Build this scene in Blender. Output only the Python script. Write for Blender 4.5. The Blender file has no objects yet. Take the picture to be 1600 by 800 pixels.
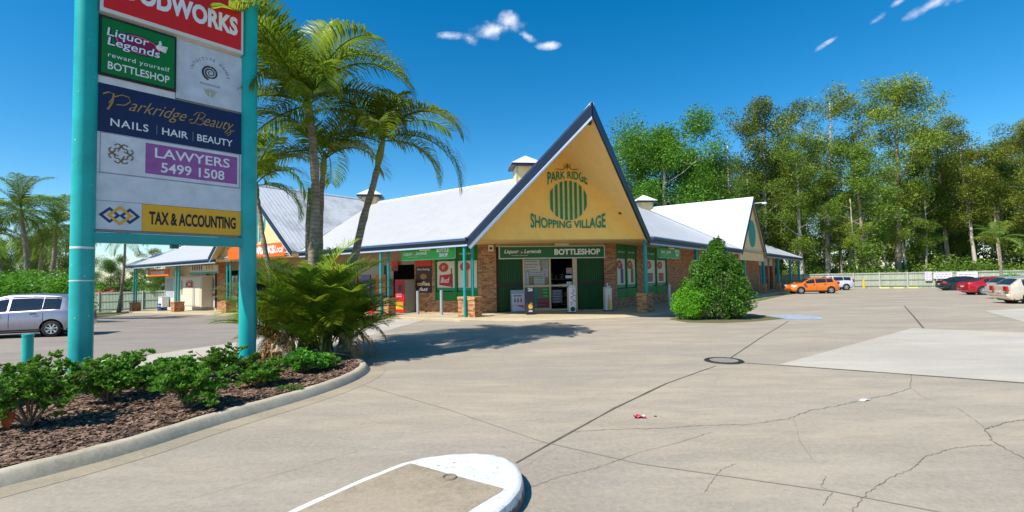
import bpy, math, random
import numpy as np
from mathutils import Matrix, Vector
from mathutils import noise as mnoise
R = math.radians
sc = bpy.context.scene
col = sc.collection
random.seed(7)
rng = np.random.default_rng(7)

# ------------------------------------------------------------ camera, world, sun, exposure
EYE, FPX = 2.0, 755.0
PITCH, ROLL = R(2.3), R(0.95)
cF = Vector((0, math.cos(PITCH), math.sin(PITCH)))
cR0 = Vector((1, 0, 0)); cU0 = cR0.cross(cF)
cR = cR0*math.cos(ROLL) - cU0*math.sin(ROLL)
cU = cU0*math.cos(ROLL) + cR0*math.sin(ROLL)
cam_d = bpy.data.cameras.new('camera'); cam = bpy.data.objects.new('camera', cam_d); col.objects.link(cam)
cam_d.sensor_width = 36; cam_d.lens = 36*FPX/1600; cam_d.clip_end = 3000; cam_d.clip_start = .05
cam.matrix_world = Matrix(((cR.x, cU.x, -cF.x, 0), (cR.y, cU.y, -cF.y, 0), (cR.z, cU.z, -cF.z, EYE), (0, 0, 0, 1)))
sc.camera = cam
sc.render.resolution_x = 1024; sc.render.resolution_y = 512
sc.view_settings.view_transform = 'Standard'; sc.view_settings.look = 'None'
sc.view_settings.exposure = 0.45; sc.view_settings.gamma = 1
SUN_EL = R(50); to_sun = Vector((-.79*math.cos(SUN_EL), -.613*math.cos(SUN_EL), math.sin(SUN_EL))).normalized()
sd = bpy.data.lights.new('sun', 'SUN'); so = bpy.data.objects.new('sun', sd); col.objects.link(so)
sd.energy = 4.9; sd.angle = R(.5); sd.color = (1, .95, .87)
so.rotation_euler = (-to_sun).to_track_quat('-Z', 'Y').to_euler()
w = bpy.data.worlds.new('World'); sc.world = w; w.use_nodes = True
wn, wl = w.node_tree.nodes, w.node_tree.links
wn.clear()
def N(nt, t, **k):
    n = nt.nodes.new(t)
    for a, b in k.items(): setattr(n, a, b)
    return n
sky = N(w.node_tree, 'ShaderNodeTexSky', sky_type='NISHITA', sun_disc=False, sun_elevation=SUN_EL,
        sun_rotation=math.atan2(to_sun.x, to_sun.y), altitude=200, air_density=.9, dust_density=.25, ozone_density=2.6)
hs = N(w.node_tree, 'ShaderNodeHueSaturation'); hs.inputs['Saturation'].default_value = 1.43; hs.inputs['Hue'].default_value = .492; hs.inputs['Value'].default_value = 1.0
bg = N(w.node_tree, 'ShaderNodeBackground'); bg.inputs['Strength'].default_value = .126
wo = N(w.node_tree, 'ShaderNodeOutputWorld')
wl.new(sky.outputs[0], hs.inputs['Color'])
def M2(nt, op, a, b=None, c=None):
    n = N(nt, 'ShaderNodeMath', operation=op)
    for i, q in enumerate((a, b, c)):
        if q is None: continue
        if isinstance(q, (int, float)): n.inputs[i].default_value = q
        else: nt.links.new(q, n.inputs[i])
    return n.outputs[0]
def VM(nt, op, a, b=None):
    n = N(nt, 'ShaderNodeVectorMath', operation=op)
    for i, q in enumerate((a, b)):
        if q is None: continue
        if isinstance(q, (tuple, Vector)): n.inputs[i].default_value = tuple(q)
        else: nt.links.new(q, n.inputs[i])
    return n
def ray(x, y): return (cF*FPX + cR*(x-800) + cU*(400-y)).normalized()
tcw = N(w.node_tree, 'ShaderNodeTexCoord')
nz = N(w.node_tree, 'ShaderNodeTexNoise'); nz.inputs['Scale'].default_value = 22; nz.inputs['Detail'].default_value = 9; nz.inputs['Roughness'].default_value = .62
wl.new(tcw.outputs['Generated'], nz.inputs['Vector'])
acc = None
for (x, y, sx, sy, st, rot) in ((776, 46, 58, 19, .9, -.2), (793, 33, 27, 19, 1.0, 0), (704, 56, 34, 8, .7, -.05), (736, 61, 20, 12, .75, .3), (824, 57, 24, 9, .75, .45), (856, 71, 24, 9, .85, .0),
                           (1455, 8, 48, 13, .8, -.35), (1405, 2, 16, 8, .7, -.3), (1367, 33, 22, 10, .75, -.5), (1285, 72, 26, 6, .45, -.5), (1520, -22, 60, 20, .8, -.3)):
    d0 = ray(x, y); rv = (ray(x+1, y)-ray(x, y)); uv_ = (ray(x, y-1)-ray(x, y))
    s1 = rv.length; s2 = uv_.length; rv.normalize(); uv_.normalize()
    r2 = rv*math.cos(rot)-uv_*math.sin(rot); u2 = uv_*math.cos(rot)+rv*math.sin(rot)
    df = VM(w.node_tree, 'SUBTRACT', tcw.outputs['Generated'], d0).outputs[0]
    a_ = M2(w.node_tree, 'DIVIDE', VM(w.node_tree, 'DOT_PRODUCT', df, r2).outputs['Value'], s1*sx)
    b_ = M2(w.node_tree, 'DIVIDE', VM(w.node_tree, 'DOT_PRODUCT', df, u2).outputs['Value'], s2*sy)
    rr = M2(w.node_tree, 'SQRT', M2(w.node_tree, 'ADD', M2(w.node_tree, 'MULTIPLY', a_, a_), M2(w.node_tree, 'MULTIPLY', b_, b_)))
    m_ = M2(w.node_tree, 'MULTIPLY', M2(w.node_tree, 'MAXIMUM', M2(w.node_tree, 'SUBTRACT', 1.1, rr), 0.0), st)
    acc = m_ if acc is None else M2(w.node_tree, 'MAXIMUM', acc, m_)
cm = M2(w.node_tree, 'ADD', M2(w.node_tree, 'MULTIPLY', acc, 1.5), M2(w.node_tree, 'MULTIPLY', M2(w.node_tree, 'SUBTRACT', nz.outputs[0], .52), 3.4))
cm = M2(w.node_tree, 'MULTIPLY', cm, M2(w.node_tree, 'MINIMUM', M2(w.node_tree, 'MULTIPLY', acc, 5.0), 1.0))
mr = N(w.node_tree, 'ShaderNodeMapRange', interpolation_type='SMOOTHSTEP')
wl.new(cm, mr.inputs[0]); mr.inputs[1].default_value = .15; mr.inputs[2].default_value = 1.7; mr.inputs[4].default_value = .95
mx = N(w.node_tree, 'ShaderNodeMixRGB'); mx.inputs[2].default_value = (5.6, 6.0, 7.0, 1)
wl.new(mr.outputs[0], mx.inputs[0]); wl.new(hs.outputs[0], mx.inputs[1])
wl.new(mx.outputs[0], bg.inputs['Color']); wl.new(bg.outputs[0], wo.inputs[0])

# ------------------------------------------------------------ frames of the place
th = R(37.3)
dR = Vector((math.sin(th), math.cos(th), 0)); dL = Vector((-math.cos(th), math.sin(th), 0))
uu = (dR-dL).normalized(); vv = (dR+dL).normalized()
ZV = Vector((0, 0, 1))
G0 = Vector((-1.88, 22.25, 0)); FW = 8.45; G1 = G0+uu*FW
def frame(o, x, y, z=ZV): return Matrix(((x.x, y.x, z.x, o.x), (x.y, y.y, z.y, o.y), (x.z, y.z, z.z, o.z), (0, 0, 0, 1)))
FL = frame(G0, -dL, dR)      # x = -a (a runs away along the left wing), y = depth into the building
FU = frame(G0, uu, vv)       # entrance front
FR = frame(G1, dR, dL)       # x = a along the right wing, y = depth into the building
def smooth(a, b, x):
    t = min(1, max(0, (x-a)/(b-a))); return t*t*(3-2*t)
def H(x, y):
    p = Vector((x, y, 0))-G0
    a = p.dot(dL); b = p.dot(dR)
    h = -.026*min(max(0, a), 75)*smooth(-14, -2.5, b)
    if x > -8: h -= .0130*min(max(0, y-26), 60)*smooth(2, 16, x)
    return h
def gp(x, y, dz=0.0):
    d = ray(x, y); z = dz
    for _ in range(12):
        t = (z-EYE)/d.z; P = Vector((0, 0, EYE))+d*t
        if t < 0 or t > 400: t = 400; P = Vector((0, 0, EYE))+d*t; break
        z = z*.4+.6*(H(P.x, P.y)+dz)
    return Vector((P.x, P.y, H(P.x, P.y)+dz))

# ------------------------------------------------------------ materials
def mat(name, base, rough=.6, var=.12, scale=6, bump=0, bscale=60, spec=.4, metal=0, coat=0, trans=0, isl=0, base2=None, detail=5, stretch=None, emit=None, alpha=None):
    m = bpy.data.materials.new(name); m.use_nodes = True
    nt = m.node_tree; b = nt.nodes['Principled BSDF']
    b.inputs['Roughness'].default_value = rough; b.inputs['Metallic'].default_value = metal
    b.inputs['Specular IOR Level'].default_value = spec; b.inputs['Coat Weight'].default_value = coat
    b.inputs['Coat Roughness'].default_value = .05
    tc = N(nt, 'ShaderNodeTexCoord'); src = tc.outputs['Object']
    if stretch:
        mp = N(nt, 'ShaderNodeMapping'); mp.inputs['Scale'].default_value = stretch
        nt.links.new(src, mp.inputs[0]); src = mp.outputs[0]
    n1 = N(nt, 'ShaderNodeTexNoise'); n1.inputs['Scale'].default_value = scale; n1.inputs['Detail'].default_value = detail; n1.inputs['Roughness'].default_value = .6
    nt.links.new(src, n1.inputs['Vector'])
    cr = N(nt, 'ShaderNodeMixRGB')
    c1 = [c*(1-var) for c in base]; c2 = [min(1, c*(1+var)) for c in (base2 or base)]
    cr.inputs[1].default_value = (*c1, 1); cr.inputs[2].default_value = (*c2, 1)
    mr = N(nt, 'ShaderNodeMapRange'); mr.inputs[1].default_value = .3; mr.inputs[2].default_value = .7
    nt.links.new(n1.outputs[0], mr.inputs[0]); fac = mr.outputs[0]
    if isl:
        gi = N(nt, 'ShaderNodeNewGeometry')
        fac = M2(nt, 'ADD', M2(nt, 'MULTIPLY', mr.outputs[0], 1-isl), M2(nt, 'MULTIPLY', gi.outputs['Random Per Island'], isl))
    nt.links.new(fac, cr.inputs[0]); nt.links.new(cr.outputs[0], b.inputs['Base Color'])
    if bump:
        n2 = N(nt, 'ShaderNodeTexNoise'); n2.inputs['Scale'].default_value = bscale; n2.inputs['Detail'].default_value = 6
        nt.links.new(src, n2.inputs['Vector'])
        bp = N(nt, 'ShaderNodeBump'); bp.inputs['Strength'].default_value = bump; bp.inputs['Distance'].default_value = .02
        nt.links.new(n2.outputs[0], bp.inputs['Height']); nt.links.new(bp.outputs[0], b.inputs['Normal'])
    if trans:
        tr = N(nt, 'ShaderNodeBsdfTranslucent'); ms = N(nt, 'ShaderNodeMixShader'); ms.inputs[0].default_value = trans
        h2 = N(nt, 'ShaderNodeHueSaturation'); h2.inputs['Value'].default_value = 1.6; h2.inputs['Hue'].default_value = .485
        oi = N(nt, 'ShaderNodeObjectInfo'); h3 = N(nt, 'ShaderNodeHueSaturation'); nt.links.new(M2(nt, 'ADD', M2(nt, 'MULTIPLY', oi.outputs['Random'], .028), .496), h3.inputs['Hue']); nt.links.new(M2(nt, 'ADD', M2(nt, 'MULTIPLY', oi.outputs['Random'], .5), .8), h3.inputs['Value'])
        nt.links.new(cr.outputs[0], h3.inputs['Color']); nt.links.new(h3.outputs[0], b.inputs['Base Color'])
        nt.links.new(h3.outputs[0], h2.inputs['Color']); nt.links.new(h2.outputs[0], tr.inputs['Color'])
        nt.links.new(b.outputs[0], ms.inputs[1]); nt.links.new(tr.outputs[0], ms.inputs[2])
        nt.links.new(ms.outputs[0], nt.nodes['Material Output'].inputs[0])
    return m
def concrete(name, base, stain, streak=True, sc_=.35, contrast=1.0, gcol=(.6, .5, .38)):
    m = bpy.data.materials.new(name); m.use_nodes = True; nt = m.node_tree; b = nt.nodes['Principled BSDF']
    b.inputs['Roughness'].default_value = .85; b.inputs['Specular IOR Level'].default_value = .25
    g = N(nt, 'ShaderNodeNewGeometry'); P = g.outputs['Position']
    def noi(s, d, r=.6, st=None, rot=0):
        n = N(nt, 'ShaderNodeTexNoise'); n.inputs['Scale'].default_value = s; n.inputs['Detail'].default_value = d; n.inputs['Roughness'].default_value = r
        mp = N(nt, 'ShaderNodeMapping'); mp.inputs['Scale'].default_value = st or (1, 1, 1); mp.inputs['Rotation'].default_value = (0, 0, rot)
        nt.links.new(P, mp.inputs[0]); nt.links.new(mp.outputs[0], n.inputs['Vector']); return n.outputs[0]
    def mrg(x, a, b_, c=0, d=1):
        q = N(nt, 'ShaderNodeMapRange'); nt.links.new(x, q.inputs[0])
        for i, k in enumerate((a, b_, c, d)): q.inputs[i+1].default_value = k
        return q.outputs[0]
    def mix(f, a, b_, t='MIX'):
        q = N(nt, 'ShaderNodeMixRGB', blend_type=t)
        for i, k in enumerate((f, a, b_)):
            if isinstance(k, (int, float)): q.inputs[i].default_value = k
            elif isinstance(k, tuple): q.inputs[i].default_value = (*k, 1)
            else: nt.links.new(k, q.inputs[i])
        return q.outputs[0]
    c = mix(mrg(noi(sc_, 6), .38, .64), base, stain)
    if streak: c = mix(mrg(noi(.30, 5, .65, (.35, 1.5, 1), .5), .43, .58, 0, .8*contrast), c, tuple(base[i]*(1.24, 1.17, 1.06)[i] for i in range(3))); c = mix(mrg(noi(.42, 6, .7, (.4, 1.3, 1), .9), .48, .62, 0, .75*contrast), c, tuple(base[i]*(.70, .72, .80)[i] for i in range(3)))
    c = mix(mrg(noi(.22, 4, .6, (.6, 1.5, 1), -.6), .46, .66, 0, .6*contrast), c, tuple(gcol[i]*.68 for i in range(3)))     # ochre dust
    if streak: c = mix(mrg(noi(.9, 5, .6, (.45, 1.5, 1), -.62), .42, .66, 0, .6*contrast), c, tuple(x*.66 for x in base))
    c = mix(mrg(noi(2.6, 8, .72, (.5, 1.6, 1), -.3), .47, .72, 0, .75*contrast), c, tuple(x*.66 for x in base))
    c = mix(mrg(noi(17, 8, .75), .35, .68, 0, .5*contrast), c, tuple(min(1, x*1.4) for x in base))
    c = mix(mrg(noi(55, 5, .85), .50, .70, 0, .6), c, tuple(x*.5 for x in base))
    c = mix(mrg(noi(5.5, 2, .5), .72, .78, 0, .3*contrast), c, tuple(x*.4 for x in base))
    nt.links.new(c, b.inputs['Base Color'])
    bp = N(nt, 'ShaderNodeBump'); bp.inputs['Strength'].default_value = .35; bp.inputs['Distance'].default_value = .006
    nt.links.new(noi(110, 6, .7), bp.inputs['Height']); nt.links.new(bp.outputs[0], b.inputs['Normal'])
    return m
def ribbed(name, base, dirv, period, depth=.6, grime=.25, gscale=.7):
    m = mat(name, base, .45, .05, 3, spec=.5); nt = m.node_tree; b = nt.nodes['Principled BSDF']
    g = N(nt, 'ShaderNodeNewGeometry')
    d = VM(nt, 'DOT_PRODUCT', g.outputs['Position'], tuple(dirv)).outputs['Value']
    s = M2(nt, 'SINE', M2(nt, 'MULTIPLY', d, 2*math.pi/period))
    s = M2(nt, 'POWER', M2(nt, 'ADD', M2(nt, 'MULTIPLY', s, .5), .5), 3.0)
    bp = N(nt, 'ShaderNodeBump'); bp.inputs['Strength'].default_value = depth; bp.inputs['Distance'].default_value = .03
    nt.links.new(s, bp.inputs['Height']); nt.links.new(bp.outputs[0], b.inputs['Normal'])
    n = N(nt, 'ShaderNodeTexNoise'); n.inputs['Scale'].default_value = gscale; n.inputs['Detail'].default_value = 9; n.inputs['Roughness'].default_value = .68
    nt.links.new(g.outputs['Position'], n.inputs['Vector'])
    mr = N(nt, 'ShaderNodeMapRange'); mr.inputs[1].default_value = .45; mr.inputs[2].default_value = .7; mr.inputs[4].default_value = grime
    nt.links.new(n.outputs[0], mr.inputs[0])
    mx = N(nt, 'ShaderNodeMixRGB'); nt.links.new(mr.outputs[0], mx.inputs[0])
    old = b.inputs['Base Color'].links[0].from_socket; nt.links.new(old, mx.inputs[1]); mx.inputs[2].default_value = (.17, .17, .17, 1)
    nt.links.new(mx.outputs[0], b.inputs['Base Color'])
    return m
def brickmat(name, dirv, bright=1.0):
    m = bpy.data.materials.new(name); m.use_nodes = True; nt = m.node_tree; b = nt.nodes['Principled BSDF']
    b.inputs['Roughness'].default_value = .85; b.inputs['Specular IOR Level'].default_value = .25
    g = N(nt, 'ShaderNodeNewGeometry')
    d = VM(nt, 'DOT_PRODUCT', g.outputs['Position'], tuple(dirv)).outputs['Value']
    sx = N(nt, 'ShaderNodeSeparateXYZ'); nt.links.new(g.outputs['Position'], sx.inputs[0])
    cx = N(nt, 'ShaderNodeCombineXYZ'); nt.links.new(d, cx.inputs[0]); nt.links.new(sx.outputs[2], cx.inputs[1])
    br = N(nt, 'ShaderNodeTexBrick'); nt.links.new(cx.outputs[0], br.inputs['Vector'])
    br.inputs['Scale'].default_value = 1; br.inputs['Brick Width'].default_value = .24; br.inputs['Row Height'].default_value = .086
    br.inputs['Mortar Size'].default_value = .006; br.inputs['Bias'].default_value = -.1
    br.inputs['Color1'].default_value = (.50*bright, .255*bright, .115*bright, 1); br.inputs['Color2'].default_value = (.22*bright, .06*bright, .028*bright, 1); br.inputs['Mortar'].default_value = (.40, .31, .21, 1)
    n = N(nt, 'ShaderNodeTexNoise'); n.inputs['Scale'].default_value = 9; n.inputs['Detail'].default_value = 5
    nt.links.new(cx.outputs[0], n.inputs['Vector'])
    mx = N(nt, 'ShaderNodeMixRGB', blend_type='OVERLAY'); mx.inputs[0].default_value = .5
    nt.links.new(br.outputs[0], mx.inputs[1]); nt.links.new(n.outputs[0], mx.inputs[2]); nt.links.new(mx.outputs[0], b.inputs['Base Color'])
    bp = N(nt, 'ShaderNodeBump', invert=True); bp.inputs['Strength'].default_value = .6; bp.inputs['Distance'].default_value = .01
    nt.links.new(br.outputs['Fac'], bp.inputs['Height']); nt.links.new(bp.outputs[0], b.inputs['Normal'])
    return m
MC = {}
def flat(rgb, rough=.5, var=.05, **k):
    key = (rgb, rough, var, tuple(sorted(k.items())))
    if key not in MC: MC[key] = mat('paint_%d' % len(MC), rgb, rough, var, **k)
    return MC[key]
WHITE = (.8, .8, .79); TEAL = (.0, .30, .27)
m_teal = mat('teal_paint', (.004, .30, .285), .32, .1, 3, .1, 30, spec=.5)
m_teal2 = mat('teal_pole_paint', (.003, .38, .355), .4, .2, 1.6, .08, 20, spec=.5)
m_navy = mat('navy_fascia', (.008, .014, .036), .35, .12, 4, spec=.5)
m_bead = mat('pale_blue_bead', (.36, .46, .60), .45, .08)
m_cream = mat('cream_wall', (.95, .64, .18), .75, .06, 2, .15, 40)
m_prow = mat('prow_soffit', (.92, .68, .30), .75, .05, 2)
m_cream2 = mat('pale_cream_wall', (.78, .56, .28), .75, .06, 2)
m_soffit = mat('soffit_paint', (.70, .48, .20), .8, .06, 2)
m_gable_green = mat('sign_green', (.0, .24, .13), .5, .08)
m_green = mat('window_frame_green', (.008, .18, .03), .5, .1)
m_dgreen = mat('dark_green_slats', (.01, .085, .012), .5, .15)
m_black = mat('black_plastic', (.012, .012, .013), .4, .1)
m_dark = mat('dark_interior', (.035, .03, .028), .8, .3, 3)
m_roofL = ribbed('roof_left', (.475, .46, .44), dL, .42, .35, .12)
m_roofR = ribbed('roof_right', (.54, .54, .55), dR, .42, .35, .22)
m_roofG2 = ribbed('roof_aged', (.56, .56, .56), dR, .30, .4, .8, .35)
m_roofG3 = ribbed('roof_cross', (.52, .54, .57), dL, .42, .4, .2)
m_roofV = ribbed('roof_front', (.5, .52, .55), vv, .42, .5, .15)
m_bL = brickmat('brick_left', dL); m_bR = brickmat('brick_right', dR); m_bU = brickmat('brick_front', uu)
m_bP = mat('brick_pillar', (.66, .40, .17), .85, .15, 14, .4, 50, isl=.95, base2=(.26, .055, .025))
m_mortar = mat('mortar', (.46, .36, .25), .9, .1, 20)
m_conc = concrete('car_park_concrete', (.352, .303, .236), (.265, .228, .18))
m_slab = concrete('light_slab_concrete', (.47, .43, .36), (.41, .37, .31), contrast=.6)
m_walk = concrete('walkway_concrete', (.47, .39, .25), (.38, .31, .20), streak=False)
m_kerb = concrete('kerb_concrete', (.47, .41, .31), (.30, .25, .17), streak=False, sc_=1.2)
m_isl = concrete('island_concrete', (.30, .245, .17), (.20, .155, .10), streak=False, sc_=2, contrast=1.7)
m_paint = mat('white_road_paint', (.66, .66, .63), .6, .12, 9, .3, 90, detail=9)
m_joint = mat('joint_dark', (.12, .10, .075), .9, .4, 3)
m_crack = mat('crack_dark', (.20, .165, .12), .9, .3, 5)
m_glass = mat('dark_glass', (.012, .016, .018), .05, .2, spec=.9)
m_cglass = mat('car_glass', (.015, .02, .024), .03, .1, spec=1)
m_fence = mat('weathered_timber', (.40, .43, .33), .85, .22, 4, .3, 30, isl=.6)
m_fenceg = mat('green_timber', (.34, .42, .33), .85, .2, 4, .3, 30, isl=.6)
m_steel = mat('galvanised_steel', (.42, .46, .47), .4, .12, 9, metal=.4)
m_dirt = concrete('leaf_litter_ground', (.16, .12, .06), (.10, .11, .04), streak=False)
m_mulch = mat('bark_chips', (.075, .042, .026), .9, .45, 3, isl=.9, base2=(.24, .15, .10))
m_soil = mat('dark_soil', (.07, .04, .028), .95, .3, 9, .6, 60)
m_grass = mat('grass_blades', (.14, .2, .03), .6, .3, 1, isl=.6, base2=(.25, .28, .06), trans=.3)
def leafmat(n, a, b_, t=.35, r=.42): return mat(n, a, r, .1, .75, isl=.38, base2=b_, trans=t, spec=.2)
l_palm = leafmat('palm_leaflet', (.035, .10, .006), (.25, .31, .025), .42, .33)
l_cane = leafmat('cane_leaflet', (.04, .12, .006), (.32, .38, .03), .42, .33)
l_palm2 = leafmat('far_palm_leaflet', (.05, .12, .015), (.22, .29, .045), .3)
l_ixora = leafmat('ixora_leaf', (.045, .15, .012), (.18, .36, .04), .25, .35)
l_ball = leafmat('bright_shrub_leaf', (.10, .26, .01), (.22, .42, .03), .35)
l_dshr = leafmat('dark_shrub_leaf', (.03, .095, .010), (.13, .24, .03), .25, .35)
l_gum = leafmat('gum_leaf', (.075, .12, .014), (.27, .31, .035), .2)
l_gum2 = leafmat('gum_leaf_dark', (.045, .09, .012), (.20, .26, .03), .2)
l_gum3 = leafmat('round_tree_leaf', (.035, .095, .008), (.14, .24, .02), .2)
l_gum4 = leafmat('pale_gum_leaf', (.10, .14, .07), (.17, .2, .10), .3)
l_hedge = leafmat('hedge_leaf', (.06, .18, .012), (.17, .34, .035), .35)
l_brown = mat('dry_frond', (.34, .17, .05), .8, .3, 2, isl=.5)
m_stem = mat('green_stem', (.22, .24, .05), .55, .2)
def barkmat(n, a, b_, ring=0):
    m = mat(n, a, .85, .15, 5, .6, 16, base2=b_, stretch=(1, 1, .35 if not ring else 1))
    if ring:
        nt = m.node_tree; b = nt.nodes['Principled BSDF']; g = N(nt, 'ShaderNodeNewGeometry')
        sx = N(nt, 'ShaderNodeSeparateXYZ'); nt.links.new(g.outputs['Position'], sx.inputs[0])
        s = M2(nt, 'SINE', M2(nt, 'MULTIPLY', sx.outputs[2], 2*math.pi/ring))
        s = M2(nt, 'POWER', M2(nt, 'ADD', M2(nt, 'MULTIPLY', s, .5), .5), 6.0)
        mx = N(nt, 'ShaderNodeMixRGB', blend_type='MULTIPLY'); old = b.inputs['Base Color'].links[0].from_socket
        nt.links.new(M2(nt, 'MULTIPLY', s, .55), mx.inputs[0]); nt.links.new(old, mx.inputs[1]); mx.inputs[2].default_value = (.35, .3, .25, 1)
        nt.links.new(mx.outputs[0], b.inputs['Base Color'])
    return m
b_palm = barkmat('palm_trunk', (.19, .15, .10), (.32, .27, .20), .11)
b_gum = barkmat('gum_bark', (.46, .38, .28), (.24, .16, .10))
b_gumw = barkmat('pale_gum_bark', (.62, .57, .48), (.40, .33, .25))
b_shrub = barkmat('shrub_stem', (.14, .09, .05), (.2, .14, .09))

# ------------------------------------------------------------ mesh helpers
class MB:
    def __init__(s, T=None): s.v = []; s.f = []; s.m = []; s.T = T or Matrix(); s.mi = 0
    def add(s, vs, fs):
        o = len(s.v)
        for p in vs: s.v.append(tuple(s.T @ Vector(p)))
        for f in fs: s.f.append(tuple(i+o for i in f)); s.m.append(s.mi)
        return s
    def box(s, x0, x1, y0, y1, z0, z1):
        return s.add([(x0,y0,z0),(x1,y0,z0),(x1,y1,z0),(x0,y1,z0),(x0,y0,z1),(x1,y0,z1),(x1,y1,z1),(x0,y1,z1)],
                     [(3,2,1,0),(4,5,6,7),(0,1,5,4),(1,2,6,5),(2,3,7,6),(3,0,4,7)])
    def bbox(s, x0, x1, y0, y1, z0, z1, c=.01):      # box with chamfered front rim (towards -y) and top
        s.box(x0, x1, y0+c, y1, z0, z1)
        return s.add([(x0,y0+c,z0),(x1,y0+c,z0),(x1,y0+c,z1),(x0,y0+c,z1),(x0+c,y0,z0+c),(x1-c,y0,z0+c),(x1-c,y0,z1-c),(x0+c,y0,z1-c)],
                     [(4,5,6,7),(0,1,5,4),(1,2,6,5),(2,3,7,6),(3,0,4,7)])
    def prism(s, pts, off, both=True):    # polygon pts (3d) extruded by off
        n = len(pts); off = Vector(off)
        a = [Vector(p) for p in pts]; b = [p+off for p in a]
        return s.add(a+b, [tuple(range(n-1,-1,-1)), tuple(range(n, 2*n))]+[(i,(i+1)%n,n+(i+1)%n,n+i) for i in range(n)])
    def tube(s, pts, rad, n=10, cap=True, jitter=0):
        pts = [Vector(p) for p in pts]; vs = []; fs = []
        if not isinstance(rad, (list, tuple)): rad = [rad]*len(pts)
        ref = Vector((0, 0, 1)) if abs((pts[-1]-pts[0]).normalized().z) < .9 else Vector((1, 0, 0))
        for i, p in enumerate(pts):
            t = (pts[min(i+1, len(pts)-1)]-pts[max(i-1, 0)]).normalized()
            a = t.cross(ref).normalized(); b = t.cross(a).normalized()
            for k in range(n):
                an = 2*math.pi*k/n; rr = rad[i]*(1+random.uniform(-jitter, jitter))
                vs.append(p+a*math.cos(an)*rr+b*math.sin(an)*rr)
        for i in range(len(pts)-1):
            for k in range(n):
                k2 = (k+1) % n; fs.append((i*n+k, i*n+k2, (i+1)*n+k2, (i+1)*n+k))
        if cap: fs += [tuple(range(n-1,-1,-1)), tuple(range((len(pts)-1)*n, len(pts)*n))]
        return s.add(vs, fs)
    def cyl(s, x, y, z0, z1, r, n=20, r2=None): return s.tube([(x, y, z0), (x, y, z1)], [r, r if r2 is None else r2], n)
    def lathe(s, prof, c=(0,0,0), n=24, axis='Z'):
        vs = []; fs = []
        for (r, z) in prof:
            for k in range(n):
                a = 2*math.pi*k/n; x, y = r*math.cos(a), r*math.sin(a)
                p = (x, y, z) if axis == 'Z' else ((x, z, y) if axis == 'Y' else (z, x, y))
                vs.append((p[0]+c[0], p[1]+c[1], p[2]+c[2]))
        for i in range(len(prof)-1):
            for k in range(n):
                k2 = (k+1) % n; fs.append((i*n+k, i*n+k2, (i+1)*n+k2, (i+1)*n+k))
        return s.add(vs, fs)
    def disc(s, c, r, y, n=28, rz=None):    # filled ellipse in the xz plane
        rz = rz or r
        return s.add([(c[0]+r*math.cos(2*math.pi*k/n), y, c[1]+rz*math.sin(2*math.pi*k/n)) for k in range(n)], [tuple(range(n))])
    def build(s, name, material, parent=None, smooth=False, bevel=0, loc=None):
        me = bpy.data.meshes.new(name)
        inv = None
        if parent is not None:
            r = parent
            while r.parent: r = r.parent
            inv = MW[r.name].inverted()
        elif loc is not None: inv = Matrix.Translation(-Vector(loc))
        vs = [tuple(inv @ Vector(v)) for v in s.v] if inv else s.v
        me.from_pydata(vs, [], s.f)
        ml = material if isinstance(material, (list, tuple)) else [material]
        for q in ml: me.materials.append(q)
        if len(ml) > 1: me.polygons.foreach_set('material_index', s.m)
        if smooth:
            me.polygons.foreach_set('use_smooth', [True]*len(s.f))
            if smooth == 'auto': me.set_sharp_from_angle(angle=R(35))
        o = bpy.data.objects.new(name, me); col.objects.link(o)
        if parent is not None: o.parent = parent
        elif loc is not None: o.location = loc
        if parent is None: MW[o.name] = Matrix.Translation(Vector(loc)) if loc is not None else Matrix()
        if bevel:
            md = o.modifiers.new('bevel', 'BEVEL'); md.width = bevel; md.segments = 2; md.limit_method = 'ANGLE'
        return o
MW = {}
def npmesh(name, V, F, material, parent=None, smooth=False):
    me = bpy.data.meshes.new(name); V = np.asarray(V, dtype=np.float32); F = np.asarray(F, dtype=np.int32)
    me.vertices.add(len(V)); me.vertices.foreach_set('co', V.ravel())
    k = F.shape[1]; me.loops.add(F.size); me.loops.foreach_set('vertex_index', F.ravel())
    me.polygons.add(len(F)); me.polygons.foreach_set('loop_start', np.arange(0, F.size, k, dtype=np.int32)); me.polygons.foreach_set('loop_total', np.full(len(F), k, dtype=np.int32))
    if smooth: me.polygons.foreach_set('use_smooth', np.ones(len(F), dtype=bool))
    me.update(calc_edges=True); me.materials.append(material)
    o = bpy.data.objects.new(name, me); col.objects.link(o)
    if parent is not None: o.parent = parent
    else: MW[o.name] = Matrix()
    return o
def tag(o, label=None, cat=None, group=None, kind=None):
    if label: o['label'] = label
    if cat: o['category'] = cat
    if group: o['group'] = group
    if kind: o['kind'] = kind
    return o
def thing(name, label, cat, M=None, group=None):
    o = bpy.data.objects.new(name, None); col.objects.link(o); o.empty_display_size = .2
    M = M or Matrix(); o.matrix_world = M; MW[o.name] = M.copy()
    return tag(o, label, cat, group)
def at(p, rz=0, s=1): return Matrix.Translation(Vector(p)) @ Matrix.Rotation(rz, 4, 'Z') @ Matrix.Scale(s, 4)
def dup(o, M=None, label=None, parent=None):
    c = o.copy(); col.objects.link(c)
    if parent is not None: c.parent = parent
    if M is not None: c.matrix_world = M; MW[c.name] = M.copy()
    if label: c['label'] = label
    for ch in list(o.children):
        dup(ch, parent=c)
    return c
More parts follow.
